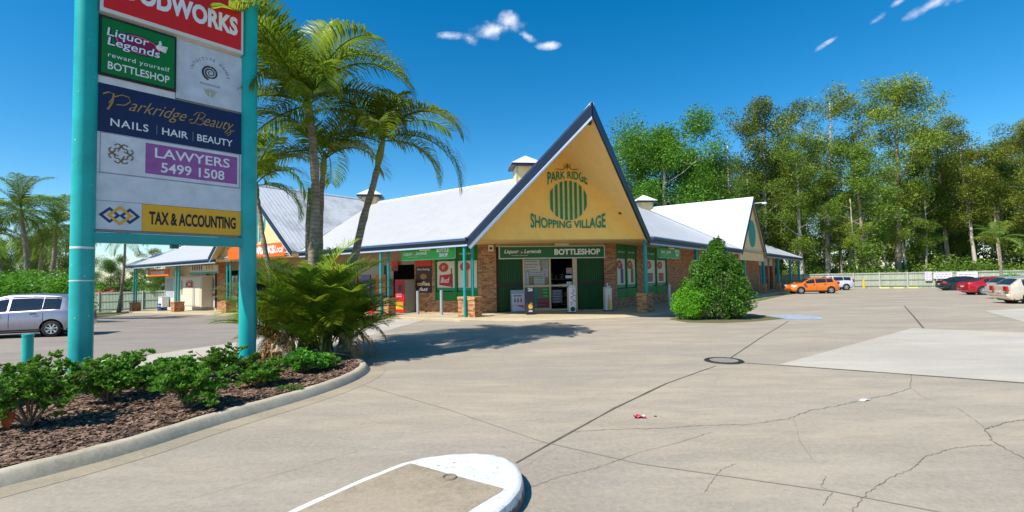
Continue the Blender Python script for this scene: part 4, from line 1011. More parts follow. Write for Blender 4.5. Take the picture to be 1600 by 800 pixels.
mb = MB(FR); mb.tube([(24.7, -.25, 8.05), (25.0, -.9, 8.1)], .04, 6); mb.box(24.85, 25.25, -1.2, -.85, 7.98, 8.1); mb.build('housing', flat((.7, .72, .72)), t)
# left shops
def PLz(x, y, b, side='L'):
    d = ray(x, y); o = (G0+dR*b) if side == 'L' else (G1+dL*b); n = dR if side == 'L' else dL
    t_ = (o.x*n.x+o.y*n.y)/(d.x*n.x+d.y*n.y); return EYE+d.z*t_
def rectL(x0, x1, y0, y1, b): return -aL(x0, b), -aL(x1, b), PLz((x0+x1)/2, y1, b), PLz((x0+x1)/2, y0, b)
a0, a1, z0, z1 = rectL(229, 263, 420.5, 431.5, .35)
t = thing('shop_sign', 'orange and white hanging sign at the far left end of the verandah', 'sign', signM(FL, (a0+a1)/2, .35, z0))
rrect(FL, a0, a1, .35, z0, z1, .1, .12).build('sign_face', flat((.72, .14, .01)), t); mb = MB(FL); mb.box(a0-.03, a0+.35, .33, .345, z0+.02, z1-.02); mb.build('white_end', flat(WHITE), t)
text('FOODWORKS', FL, (a0+a1)/2+.15, z0+.22, .26, flat(WHITE), t, width=(a1-a0)*.62, y=.34, bold=.04)
a0, a1, z0, z1 = rectL(296, 339, 415, 427.5, 1.2)
t = thing('shop_sign', 'white and teal shop sign board above the ice room door', 'sign', signM(FL, (a0+a1)/2, 1.2, z0))
mb = MB(FL); mb.bbox(a0, a1, 1.2, 1.32, z0, z1, .02); mb.build('sign_face', flat((.62, .62, .56)), t); mb = MB(FL); mb.box(a0, a1, 1.18, 1.199, z0, z0+.14); mb.build('teal_band', flat((.02, .4, .3)), t)
text('Dry Cleaning', FL, (a0+a1)/2-.9, z0+.3, .34, flat((.2, .1, .18)), t, width=(a1-a0)*.42, y=1.19, bold=.02) if False else None
mb = MB(FL)
for k in range(5): mb.disc((a0+.8+.5*k, z0+.55), .16, 1.195, 12, .28)
mb.build('figure_print', flat((.18, .08, .14)), t)
mb = MB(FL)
for k in range(3): mb.disc((a0+3.9+.6*k, z0+.5), .2, 1.195, 12, .24)
mb.build('fruit_print', flat((.65, .35, .04)), t)
a0, a1, z0, z1 = rectL(282, 315, 431, 479, 1.5)
t = thing('ice_room', 'cream cold room with red ice lettering under the left verandah', 'cold room', signM(FL, (a0+a1)/2, 1.5, z0))
mb = MB(FL); mb.bbox(a0, a1, 1.5, 2.48, z0, z1, .03); mb.build('cabinet', flat((.60, .54, .42), .5), t)
mb = MB(FL); mb.box(a0+.25, a1-.3, 1.47, 1.5, z0+.1, z1-.15); d_ = mb.build('door', flat((.66, .60, .47), .5), t); mb = MB(FL); mb.tube([(a0+.6, 1.42, z0+1.1), (a0+.6, 1.42, z1-.5)], .03, 6); mb.tube([(a0+.3, 1.42, z1-.5), (a0+.6, 1.42, z1-.5)], .03, 6); mb.build('handle', flat((.2, .2, .18)), d_)
text('ICE', FL, (a0+a1)/2-.15, z1-1.05, .5, flat((.5, .02, .02)), d_, width=(a1-a0)*.35, y=1.46, bold=.05)
mb = MB(FL)
for k in range(5): x_ = (a0+a1)/2-.15+(k-2)*.26; mb.prism([(x_-.12, 1.465, z1-.5), (x_+.12, 1.465, z1-.5), (x_, 1.465, z1-.38)], (0, .003, 0))
mb.build('icicle_print', flat((.5, .02, .02)), d_)
a0, a1, z0, z1 = rectL(259, 272, 432, 480, 1.6)
t = thing('drinks_fridge', 'white upright drinks cabinet standing left of the cream ice room', 'fridge', signM(FL, (a0+a1)/2, 1.6, z0))
mb = MB(FL); mb.bbox(a0, a1, 1.6, 2.3, z0, z1, .03); mb.build('cabinet', flat((.66, .66, .64), .4), t); mb = MB(FL); mb.box(a0+.2, a1-.2, 1.585, 1.6, z0+1.0, z1-.2); mb.build('front_print', flat((.40, .45, .48), .3), t)
t = thing('white_bin', 'low white chest standing in front of the white drinks cabinet', 'chest', signM(FL, a0, 1.0, z0)); mb = MB(FL); mb.bbox(a0+.2, a0+1.3, .9, 1.5, z0+.02, z0+1.0, .04); mb.build('chest', flat((.7, .7, .7)), t); mb = MB(FL); mb.bbox(a0+.17, a0+1.33, .87, 1.53, z0+1.0, z0+1.08, .02); mb.build('lid', flat((.6, .62, .66)), t)
a0, a1, z0, z1 = rectL(246.5, 257, 471, 483, .9)
for k in range(3):
    p = wL(-(a0+.4), .9); zc = H(p.x, p.y)+.12+k*.27
    t = thing('drink_crate', ['blue plastic crate at the bottom of the stack by the pillars', 'blue plastic crate in the middle of the stack by the pillars', 'blue plastic crate on top of the stack by the pillars'][k], 'crate', signM(FL, a0+.5, .9, zc), 'blue crates stacked at the left shop')
    mb = MB(FL); mb.box(a0, a0+1.1, .9, .93, zc, zc+.22); mb.box(a0, a0+1.1, 1.4, 1.43, zc, zc+.22); mb.box(a0, a0+.03, .93, 1.4, zc, zc+.22); mb.box(a0+1.07, a0+1.1, .93, 1.4, zc, zc+.22); mb.box(a0, a0+1.1, .9, 1.43, zc-.005, zc+.02); mb.build('crate_shell', flat((.01, .06, .25)), t)
    mb = MB(FL)
    for i in range(4): mb.box(a0+.08+.26*i, a0+.24+.26*i, .893, .899, zc+.06, zc+.17)
    mb.build('slots', flat((.005, .02, .06)), t)
# windows with posters by the left pier
for (x0, x1, c_, c2) in ((319, 323.5, (.62, .6, .55), (.5, .05, .02)), (326, 336, (.55, .45, .3), (.55, .06, .02)), (362, 371, (.6, .58, .55), (.5, .12, .03))):
    a0, a1, z0, z1 = rectL(x0, x1, 431, 480, 2.4)
    mb = MB(FL); mb.box(a0, a1, 2.42, 2.46, z0, z1); wdw = mb.build('shop_window', flat((.60, .58, .54), .3), BLD)
    mb = MB(FL); mb.box(a0, a1, 2.405, 2.419, z0+(z1-z0)*.35, z0+(z1-z0)*.44); mb.build('red_band', flat(c2), wdw)
    mb = MB(FL); mb.disc(((a0+a1)/2, z0+(z1-z0)*.72), (a1-a0)*.4, 2.41, 20, .75); mb.build('picture_print', flat((.22, .17, .12) if x0 != 319 else (.5, .35, .2), var=.5), wdw)
    mb = MB(FL); mb.box(a1+.02, a1+.16, 2.38, 2.47, z0, z1+.2); mb.build('window_frame', flat((.05, .04, .035)), wdw)
# gable sign on the left cross gable
a0, a1, z0, z1 = rectL(404, 449, 386, 406, -.1); z0 = 3.55; z1 = 4.5
t = thing('shop_sign', 'orange grocery sign with white letters across the left cross gable', 'sign', signM(FL, -20, -.1, z0))
mb = MB(FL); mb.bbox(-25.2, -16.6, -.16, -.06, z0, z1, .02); mb.build('sign_face', flat((.78, .13, .008), .4), t)
text('DRINKS', FL, -19.4, z0+.28, .5, flat(WHITE), t, width=3.0, y=-.17, bold=.05); text('Local', FL, -17.3, z0+.28, .5, flat(WHITE), t, width=1.2, y=-.17, bold=.01, shear=.3)
# inside the left open shop front
mb = MB(FL); mb.box(-14.3, -6.8, 2.7, 2.74, 2.9, 3.6); mb.build('shop_header', flat((.20, .15, .11)), BLD)
mb = MB(FL); mb.box(-14.3, -8.9, 2.70, 2.76, -.4, 2.9); mb.build('shop_window', m_glass, BLD)
for k, (x0, c_) in enumerate(((-13.6, (.5, .1, .02)), (-12.2, (.12, .12, .3)), (-10.6, (.5, .12, .02)))):
    mb = MB(FL); mb.box(x0, x0+1.0, 2.66, 2.69, .9, 2.2); mb.build('poster', flat(c_), BLD)
t = thing('menu_board', 'small red menu board hanging inside the dark shop opening', 'sign', signM(FL, -8.2, 2.2, 2.5)); mb = MB(FL); mb.box(-8.6, -8.0, 2.3, 2.34, 2.68, 2.95); mb.build('board', flat((.55, .02, .02)), t); mb = MB(FL); mb.box(-8.6, -8.0, 2.3, 2.34, 2.38, 2.66); mb.build('lower_board', flat((.18, .05, .04)), t)
# vending machine
x0, x1 = -aL(617, 1.7), -aL(632, 1.7); z0 = H(*wL(8, 1.7).xy)+.12
t = thing('vending_machine', 'red drinks vending machine with a grey side beside the coffee poster', 'vending machine', signM(FL, (x0+x1)/2, 1.7, z0))
mb = MB(FL); mb.bbox(x0, x1, 1.72, 2.45, z0+.05, z0+1.95, .02); mb.build('cabinet', flat((.30, .30, .26), .4), t)
mb = MB(FL); mb.bbox(x0+.01, x1-.01, 1.68, 1.72, z0+.07, z0+1.93, .01); f_ = mb.build('front_panel', flat((.50, .008, .02), .25), t)
mb = MB(FL); mb.box(x0+.3, x1-.22, 1.672, 1.679, z0+1.3, z0+1.65); mb.build('screen', flat((.06, .08, .10), .1), f_)
mb = MB(FL); mb.box(x0+.1, x1-.12, 1.672, 1.679, z0+.25, z0+.68); mb.build('yellow_print', flat((.75, .40, .01)), f_)
mb = MB(FL)
for i in range(3):
    for j in range(2): mb.box(x0+.18+.16*i, x0+.28+.16*i, 1.67, 1.678, z0+.95+.15*j, z0+1.03+.15*j)
mb.build('button', flat((.5, .4, .4)), f_)
# outdoor chairs / red stand peeping out of the palms
c = gp(580, 494); t = thing('red_banner_stand', 'red and white promotional stand half hidden behind the palm clump', 'stand', at(c, .3))
Tm = at(c, .3); mb = MB(Tm); mb.add([(-.5, -.3, 0), (.5, -.3, 0), (.5, .3, 0), (-.5, .3, 0), (0, 0, .35)], [(0, 1, 4), (1, 2, 4), (2, 3, 4), (3, 0, 4), (3, 2, 1, 0)]); mb.build('base', flat((.5, .03, .01)), t)
mb = MB(Tm); mb.bbox(-.18, .18, -.04, .04, .3, 1.15, .02); mb.build('panel', flat((.6, .04, .02)), t); mb = MB(Tm); mb.disc((0, .8), .13, -.045, 16); mb.build('white_print', flat(WHITE), t)
# bollards
for (x, y, lab) in ((653, 491, 'grey steel bollard nearer the vending machine'), (690, 492, 'grey steel bollard in front of the beer posters'), (1046, 479, 'grey steel bollard beside the bright green shrub')):
    c = gp(x, y, .12); t = thing('bollard', lab, 'bollard', at(c), 'grey steel bollards on the walkway'); mb = MB(at(c)); mb.cyl(0, 0, -.05, 1.24, .08, 20); mb.build('tube', m_steel, t, smooth='auto'); mb = MB(at(c)); mb.lathe([(.085, 1.22), (.085, 1.25), (0, 1.265)], n=20); mb.build('cap', m_steel, t)
c = gp(42, 628, .12); c = gp(42, 600, .12); t = thing('teal_bollard', 'short teal steel bollard left of the pylon sign', 'bollard', at(c)); hb = (600-523)*c.y/755
mb = MB(at(c)); mb.cyl(0, 0, -.05, hb-.03, .082, 24); mb.build('tube', m_teal2, t, smooth='auto'); mb = MB(at(c)); mb.lathe([(.088, hb-.04), (.09, hb-.005), (.08, hb), (0, hb+.005)], n=24); mb.build('cap', m_teal2, t)
# price stands
def stand(x, y, w_, h, face, label, style):
    c = gp(x, y, .12); Tm = frame(c, Vector((.985, .17, 0)), Vector((-.17, .985, 0))); t = thing('price_stand', label, 'display stand', Tm, 'tall product stands outside the bottle shop')
    mb = MB(Tm); mb.bbox(-w_/2, w_/2, -.17, .17, .04, h-.12, .02); mb.build('panel', face, t)
    mb = MB(Tm); mb.bbox(-w_/2-.01, w_/2+.01, -.19, .19, 0, .05, .01); mb.build('base', m_black, t)
    return t, Tm
t, Tm = stand(828, 491, .36, 1.32, flat((.03, .03, .045), .35), 'black product stand with white price top and yellow emblem', 0)
mb = MB(Tm); mb.bbox(-.17, .17, -.19, -.16, 1.15, 1.26, .01); mb.build('head_card', flat((.05, .05, .06)), t); text('26', Tm, -.01, 1.12, .15, flat(WHITE), t, width=.24, y=-.2, bold=.05)
mb = MB(Tm); mb.disc((0, .38), .11, -.175, 10, .13); mb.disc((.03, .5), .07, -.176, 8); mb.build('yellow_emblem', flat((.75, .42, .02)), t); mb = MB(Tm); mb.box(-.09, .09, -.178, -.172, .13, .2); mb.build('white_label', flat((.6, .6, .7)), t)
t, Tm = stand(893.5, 489, .34, 1.36, flat((.62, .60, .60), .35), 'white product stand with black markings in front of the door', 1)
mb = MB(Tm); rnd = random.Random(4)
for k in range(14): x_ = rnd.uniform(-.12, .06); z_ = .4+.055*k; mb.box(x_, x_+rnd.uniform(.04, .12), -.176, -.171, z_, z_+.035)
mb.build('print', flat((.08, .07, .07)), t); mb = MB(Tm); mb.disc((0, .2), .12, -.175, 16); mb.build('black_disc', m_black, t); mb = MB(Tm); mb.bbox(-.16, .16, -.18, .0, 1.24, 1.36, .01); mb.build('head_card', flat((.5, .5, .45)), t)
t, Tm = stand(950, 486, .34, 1.34, flat((.66, .62, .6), .35), 'white product stand printed with a yellow bottle, rightmost outside the shop', 2)
mb = MB(Tm); mb.box(-.07, .07, -.178, -.171, .1, .62); mb.box(-.03, .03, -.178, -.171, .62, .82); mb.build('bottle_print', flat((.8, .42, .02)), t); mb = MB(Tm); mb.bbox(-.16, .16, -.18, .0, 1.16, 1.28, .01); mb.build('head_card', flat((.10, .10, .10)), t); mb = MB(Tm); mb.box(-.14, .1, -.186, -.181, 1.19, 1.25); mb.build('print', flat((.7, .7, .7)), t); mb = MB(Tm); mb.box(-.03, .03, -.02, .02, 1.22, 1.42); mb.build('top_clip', flat((.7, .7, .7)), t)
# A-frame
c = gp(804, 485, .12); uq = (c-G0).dot(uu); c = wU(uq*.985, 2.35); c.z = .125; Tm = frame(c, uu, vv); t = thing('a_frame_sign', 'grey framed pavement sign printed with three red bottles by the left gate', 'sign', Tm)
for s, nm in ((-1, 'front'), (1, 'back')):
    mb = MB(Tm @ Matrix.Rotation(R(9)*s, 4, 'X') if False else Tm)
    P = [(-.36, s*.22, .02), (.36, s*.22, .02), (.36, s*.02, 1.12), (-.36, s*.02, 1.12)]; mb.prism(P, (0, .02*s, 0)); mb.build('frame', flat((.35, .34, .34), .4, metal=.4), t)
    mb = MB(Tm); P = [(-.31, s*.222-(0 if s > 0 else .002), .07), (.31, s*.222, .07), (.31, s*.058, .93), (-.31, s*.058, .93)]; mb.prism([(p[0], p[1]+s*.018, p[2]) for p in P], (0, .006*s, 0)); mb.build('poster_face', flat((.55, .54, .58), .35), t)
def onA(x0, x1, z0, z1, m, nm):
    yy = lambda z: -(.22-(z-.02)/1.1*.2)-.034
    mb = MB(Tm); mb.add([(x0, yy(z0), z0), (x1, yy(z0), z0), (x1, yy(z1), z1), (x0, yy(z1), z1)], [(0, 1, 2, 3)]); mb.build(nm, m, t)
onA(-.31, .31, .07, .24, flat((.02, .025, .09)), 'navy_band'); onA(-.27, .28, .26, .36, flat((.5, .08, .02)), 'red_print')
for k in range(3): onA(-.2+.16*k, -.12+.16*k, .5, .66, flat((.35, .02, .03)), 'bottle_print'); onA(-.175+.16*k, -.145+.16*k, .66, .74, flat((.15, .02, .03)), 'bottle_neck')
onA(-.24, .2, .80, .85, flat((.05, .05, .06)), 'heading_print'); onA(-.25, .2, .12, .17, flat((.6, .6, .65)), 'footer_print')

# ------------------------------------------------------------ fences
def fence(P, Q, h, n_posts, label, m, board=.1, signs=None):
    P = Vector(P); Q = Vector(Q); d = (Q-P); L = d.length; d.normalize(); nn = Vector((-d.y, d.x, 0))
    P0 = Vector((P.x, P.y, H(P.x, P.y))); t = thing('timber_fence', label, 'fence', Matrix.Translation(P0))
    mb = MB(); n = int(L/board)
    for i in range(n):
        p = P+d*(i*board); g = H(p.x, p.y); hh = h+random.uniform(-.03, .03); o_ = .0 if i % 2 else .03
        T = frame(Vector((p.x, p.y, g-.05)), d, nn); mb.T = T; mb.box(0, board*.86, o_, o_+.02, 0, hh)
    tag(mb.build('paling', m, t), kind='stuff')
    for k in range(3):
        mb = MB()
        for s in range(int(L/6)+1):
            p = P+d*(s*6); l_ = min(6, L-s*6)
            if l_ <= 0: continue
            q = p+d*l_; T = frame(Vector((p.x, p.y, 0)), d, nn); mb.T = T; g0, g1 = H(p.x, p.y), H(q.x, q.y); z = .25+k*(h-.5)/2
            mb.add([(0, -.06, g0+z), (l_, -.06, g1+z), (l_, -.003, g1+z), (0, -.003, g0+z), (0, -.06, g0+z+.09), (l_, -.06, g1+z+.09), (l_, -.003, g1+z+.09), (0, -.003, g0+z+.09)], [(0, 1, 5, 4), (4, 5, 6, 7), (3, 2, 1, 0), (2, 3, 7, 6), (0, 4, 7, 3), (1, 2, 6, 5)])
        mb.build('rail', flat((.25, .27, .22), .8), t)
    for k in range(n_posts):
        p = P+d*(L*k/(n_posts-1)); T = frame(Vector((p.x, p.y, H(p.x, p.y))), d, nn); mb = MB(T); mb.box(-.07, .07, -.17, -.062, -.1, h+.02); mb.build('post', flat((.42, .42, .36), .8), t)
    return d, nn
fa = 58.4
Pf, Qf = wR(fa, 14), wR(fa, -26)
fd, fnn = fence(Pf, Qf, 2.1, 15, 'long weathered grey green paling fence across the back of the car park', m_fence)
fence((-60, 61, 0), (-33, 57.5, 0), 2.35, 10, 'pale green paling fence beyond the left end of the shops', m_fenceg)
def fsign(x0, x1, y0, y1, label, lines, tall=False):
    # a sign screwed to the car park side of the fence
    o = wR(fa-.22, 0); n = dR
    def q(x, y):
        d = ray(x, y); t_ = (o.x*n.x+o.y*n.y)/(d.x*n.x+d.y*n.y); return Vector((d.x*t_, d.y*t_, EYE+d.z*t_))
    A = q(x0, y1); B = q(x1, y1); Cc = q(x0, y0); w_ = (B-A).length; h_ = Cc.z-A.z
    T = frame(A, -dL, dR); t = thing('fence_sign', label, 'sign', T); mb = MB(T); mb.bbox(0, w_, -.03, 0, 0, h_, .01); mb.build('board', flat((.62, .60, .64), .5), t)
    mb = MB(T)
    for k in range(lines):
        zc = h_*(1-(k+.7)/(lines+.4)); x = w_*.1
        while x < w_*.85: ww = random.uniform(.1, .4); mb.box(x, min(w_*.9, x+ww), -.036, -.031, zc-.03, zc+.06); x += ww+.09
    mb.build('print', flat((.30, .18, .42)), t)
fsign(1445.5, 1456.5, 424.5, 438.5, 'small upright white notice screwed to the grey fence', 4)
fsign(1459, 1488.5, 426, 435.5, 'wide white banner on the grey fence next to the small notice', 2)
fsign(1495, 1528, 425, 434, 'white and blue banner on the grey fence behind the black car', 1)
c = gp(1350, 450.5); t = thing('yellow_bollard', 'yellow safety bollard in front of the grey fence', 'bollard', at(c)); mb = MB(at(c)); mb.cyl(0, 0, 0, 1.15, .13, 16); mb.build('tube', flat((.75, .45, .03)), t); mb = MB(at(c)); mb.lathe([(.14, 1.1), (.14, 1.16), (0, 1.2)], n=16); mb.build('cap', flat((.75, .45, .03)), t)
for i, (x, y) in enumerate(((1361, 450), (1382, 450.3), (1404, 450.2), (1427, 450), (1452, 449.5))):
    c = gp(x, y); Tm = frame(c, -dL, dR); mb = MB(Tm); mb.prism([(-.5, -.08, 0), (-.5, .08, 0), (-.5, .05, .12), (-.5, -.05, .12)], (1.0, 0, 0))
    tag(mb.build('wheel_stop', flat((.78, .58, .07), .6, .15), loc=c), ['leftmost', 'second from left', 'middle', 'second from right', 'rightmost'][i]+' of the yellow wheel stops along the fence', 'wheel stop', 'yellow wheel stops by the fence')
# house beyond the left fence
c = Vector((-58, 70, H(-50, 66)-.3)); t = thing('house', 'distant low house with a faded red tiled roof beyond the left fence', 'house', at(c))
Tm = at(c); mb = MB(Tm); mb.box(-3, 2.0, -3, 3, 0, 2.0); mb.build('wall', flat((.30, .28, .2)), t); mb = MB(Tm); mb.add([(-3.4, -3.6, 1.9), (2.4, -3.6, 1.9), (2.4, 3.6, 1.9), (-3.4, 3.6, 1.9), (-1.2, 0, 3.3), (.8, 0, 3.3)], [(0, 1, 5, 4), (1, 2, 5), (2, 3, 4, 5), (3, 0, 4), (3, 2, 1, 0)]); mb.build('roof', flat((.42, .08, .06), .7, .2), t)
# ------------------------------------------------------------ cars
def lerpl(P, x):
    if x <= P[0][0]: return P[0][1]
    for (a, za), (b, zb) in zip(P, P[1:]):
        if x <= b: return za+(zb-za)*(x-a)/(b-a+1e-9)
    return P[-1][1]
def car(name, label, M, paint, L, W, top, belt, wheels, r=.31, zb=.2, wins=(), screens=(), rim='five', tail=None, head=None, plate=True, seams=(), handles=()):
    """body axis along +x (front), rear at -L/2; top/belt are side profiles from rear to front"""
    t = thing(name, label, 'car', M)
    hw = W/2
    def sec(x):
        zt = lerpl(top, x); zs = min(lerpl(belt, x), zt-.02); e = abs(x)/(L/2)
        Wx = hw*(1-.17*max(0, (e-.72)/.28)**2.2); b = zb+.13*max(0, (e-.9)/.1)**1.5
        if e > .985: zt = zt-.03
        g = max(.0, zt-zs); md = b+(zs-b)*.5
        return [(0, b), (.8*Wx, b), (.94*Wx, b+.03), (.985*Wx, b+.12), (Wx, md), (.985*Wx, zs-.12), (.965*Wx, zs-.03), (.945*Wx, zs), (.935*Wx-.10*g, zs+.12*g), (.93*Wx-.36*g, zs+.78*g), (.90*Wx-.43*g, zs+.93*g), (.76*Wx-.42*g, zs+g*.99), (.4*Wx, zs+g+.008), (0, zs+g+.015)]
    xs_ = sorted(set([-L/2, -L/2+.02, -L/2+.07, L/2-.07, L/2-.02, L/2]+[p[0] for p in top if abs(p[0]) < L/2]+list(np.linspace(-L/2+.12, L/2-.12, 46))))
    V = []; F = []; ns = None
    for x in xs_:
        s = sec(x); ring = s+[(-y, z) for y, z in s[-2:0:-1]]; ns = len(ring); V += [(x, y, z) for y, z in ring]
    for i in range(len(xs_)-1):
        for k in range(ns): F.append((i*ns+k, i*ns+(k+1) % ns, (i+1)*ns+(k+1) % ns, (i+1)*ns+k))
    F += [tuple(range(ns))[::-1], tuple(range((len(xs_)-1)*ns, len(xs_)*ns))]
    mb = MB(); mb.add(V, F); body = mb.build('body', paint, smooth='auto')
    cut = MB()
    for wx in wheels:
        for s in (-1, 1): cut.tube([(wx, s*(hw-.26), r), (wx, s*(hw+.1), r)], r+.055, 28)
    co = cut.build('cutter', paint)
    import bmesh
    for o_ in (body, co):
        bm = bmesh.new(); bm.from_mesh(o_.data); bmesh.ops.recalc_face_normals(bm, faces=bm.faces); bm.to_mesh(o_.data); bm.free()
    md_ = body.modifiers.new('b', 'BOOLEAN'); md_.object = co; md_.operation = 'DIFFERENCE'; md_.solver = 'EXACT'
    dg = bpy.context.evaluated_depsgraph_get(); dg.update()
    nm = bpy.data.meshes.new_from_object(body.evaluated_get(dg)); body.modifiers.clear()
    if len(nm.polygons) > 200:
        nm.polygons.foreach_set('use_smooth', [True]*len(nm.polygons)); nm.set_sharp_from_angle(angle=R(32)); body.data = nm
    body.data.name = 'body'; body.parent = t; bpy.data.objects.remove(co)
    L_ = lambda: MB(M)
    def sidept(x, z, s, off=.007):
        S = sec(x); 
        for (y0, z0), (y1, z1) in zip(S[2:], S[3:]):
            if z0 <= z <= z1 and z1 > z0: return (x, s*(y0+(y1-y0)*(z-z0)/(z1-z0)+off), z+off*.3)
        return (x, s*(S[10][0]+off), z)
    def patch(x0, x1, f0, f1, s, nm_, m, parent=body, off=.007, nx=14, nz=5):
        xa = np.linspace(x0, x1, nx); V = []
        for x in xa:
            a, b = f0(x), f1(x); b = max(a+.002, b)
            for j in range(nz): V.append(sidept(x, a+(b-a)*j/(nz-1), s, off))
        mb = L_(); mb.add(V, [(i*nz+j, i*nz+j+1, (i+1)*nz+j+1, (i+1)*nz+j) for i in range(nx-1) for j in range(nz-1)]); return mb.build(nm_, m, parent, smooth=True)
    for s in (-1, 1):
        for (x0, x1) in wins:
            f0 = lambda x: lerpl(belt, x)+.02
            def f1(x, x0=x0, x1=x1):
                g = lerpl(top, x)-lerpl(belt, x); z = lerpl(belt, x)+.86*g
                return z
            patch(x0, x1, f0, f1, s, 'side_window', m_cglass)
        for x in seams: patch(x-.006, x+.006, lambda q: zb+.1, lambda q: lerpl(belt, q)+.02, s, 'door_seam', m_black, off=.004, nx=2, nz=7)
        for x in handles: patch(x-.09, x+.09, lambda q: lerpl(belt, q)-.13, lambda q: lerpl(belt, q)-.09, s, 'door_handle', flat((.03, .03, .035), .4), off=.03, nx=3, nz=2)
        mb = L_(); mx_ = max(p[0] for p in belt if True)
        patch(-L/2+.25, L/2-.3, lambda q: zb+.0+.04, lambda q: zb+.09, s, 'sill', flat((.03, .03, .03)), off=.006, nz=2)
    for (x0, x1, m) in screens:
        V = []; nx, ny = 8, 9
        for x in np.linspace(x0, x1, nx):
            S = sec(x); wd = S[11][0]*1.02
            for y in np.linspace(-1, 1, ny):
                yy = y*wd; zz = S[13][1]-.026*(abs(y)**2.2)+.012; V.append((x, yy, zz))
        mb = L_(); mb.add(V, [(i*ny+j, i*ny+j+1, (i+1)*ny+j+1, (i+1)*ny+j) for i in range(nx-1) for j in range(ny-1)]); mb.build('windscreen' if x0 > 0 else 'rear_window', m, body, smooth=True)
    for s in (-1, 1):
        if tail: patch(-L/2+.015, -L/2+tail[0], lambda q: tail[1], lambda q: tail[2], s, 'tail_light', mat_tail, off=.012, nx=8)
        if tail:
            mb = L_(); S = sec(-L/2); mb.box(-L/2-.012, -L/2+.05, *sorted((s*S[4][0]*.99, s*S[4][0]*(tail[3] if len(tail) > 3 else .6))), tail[1], tail[2]); mb.build('tail_light', mat_tail, body)
        if head: patch(L/2-head[0], L/2-.015, lambda q: head[1], lambda q: head[2], s, 'headlight', mat_head, off=.012, nx=8)
        mb = L_(); xm = screens[0][1]-.05 if screens else .5; zm = lerpl(belt, xm)+.08; mb.bbox(xm-.09, xm+.07, s*(hw)-(.0 if s > 0 else .2)+0, s*(hw)+(.2 if s > 0 else .0), zm-.05, zm+.08, .02); mb.build('mirror', paint, t)
    for wx in wheels:
        for s in (-1, 1):
            y = s*(hw-.115); wh = MB(M); T = M @ Matrix.Translation(Vector((wx, y, r))); 
            mb = MB(T); mb.lathe([(r*.62, -.1), (r*.9, -.105), (r*.985, -.075), (r, 0), (r*.985, .075), (r*.9, .105), (r*.62, .1)], n=32, axis='Y'); ty = mb.build('tyre', flat((.018, .018, .018), .8), t, smooth=True)
            mb = MB(T); mb.lathe([(r*.64, s*.095), (r*.62, s*.07), (r*.6, s*.04), (0, s*.03)], n=24, axis='Y'); mb.build('rim_barrel', flat((.05, .05, .05), .5), ty)
            mb = MB(T); nsp = {'five': 5, 'seven': 7, 'ten': 10}[rim]; ww = {'five': .30, 'seven': .2, 'ten': .13}[rim]*r
            for k in range(nsp):
                a = 2*math.pi*k/nsp+.3; c_, s_ = math.cos(a), math.sin(a); P = []
                for rr_, w2 in ((.08*r, ww*.55), (.62*r, ww)):
                    P += [(rr_*c_-w2/2*s_, s*.085, rr_*s_+w2/2*c_), (rr_*c_+w2/2*s_, s*.085, rr_*s_-w2/2*c_)]
                mb.prism([P[0], P[1], P[3], P[2]], (0, -s*.03, 0))
            mb.lathe([(r*.57, s*.07), (r*.58, s*.095), (r*.665, s*.10), (r*.67, s*.08)], n=32, axis='Y'); mb.lathe([(r*.16, s*.07), (r*.15, s*.095), (0, s*.1)], n=12, axis='Y')
            mb.build('rim', flat((.55, .56, .57), .3, metal=.6), ty)
    if plate:
        mb = L_(); mb.box(-L/2-.02, -L/2+.02, -.19, .19, .62, .74); mb.build('number_plate', flat((.5, .5, .45)), body)
    mb = L_(); mb.box(-L/2+.3, L/2-.3, -hw*.72, hw*.72, zb-.04, zb+.12); mb.build('underbody', m_black, body)
    for wx in wheels:
        for s in (-1, 1): 
            mb = MB(M @ Matrix.Translation(Vector((wx, 0, r)))); mb.lathe([(r+.05, s*(hw-.03)), (r+.05, s*(hw-.25)), (0, s*(hw-.25))], n=24, axis='Y'); mb.build('wheel_arch_liner', m_black, body)
    return t
mat_tail = flat((.45, .01, .01), .15, .05, coat=1); mat_head = flat((.7, .72, .74), .08, .05, coat=1)
def carpaint(rgb, metal=.4, flake=.05): return flat(rgb, .3, flake, metal=metal, coat=1.0)
hat_top = [(-1.95, .62), (-1.93, .86), (-1.86, .96), (-1.55, 1.36), (-1.35, 1.45), (-.6, 1.51), (.1, 1.50), (.35, 1.44), (1.05, .99), (1.3, .94), (1.7, .80), (1.9, .62), (1.95, .5)]
hat_belt = [(-1.95, .6), (-1.9, .88), (-1.3, .95), (0, .90), (1.0, .88), (1.5, .83), (1.95, .5)]
G = m_cglass
# silver hatchback at left: faces left
c = gp(79, 527); rz = R(199)
fwd = Vector((math.cos(rz), math.sin(rz), 0)); sc_ = 1.06
Mc = at(Vector((c.x, c.y, 0))+fwd*1.22*sc_+Vector((fwd.y, -fwd.x, 0))*.83*sc_, rz, sc_)
car('parked_car', 'silver mauve hatchback parked behind the teal bollard at far left', Mc, carpaint((.33, .31, .38), .5), 3.9, 1.66, hat_top, hat_belt, (-1.22, 1.25), r=.29, wins=((-1.42, -.93), (-.90, -.02), (.06, .78)), screens=((.38, 1.02, G), (-1.84, -1.58, G)), rim='seven', head=(.3, .6, .78), seams=(-.05, .95, -.98), handles=(-.72, .25))
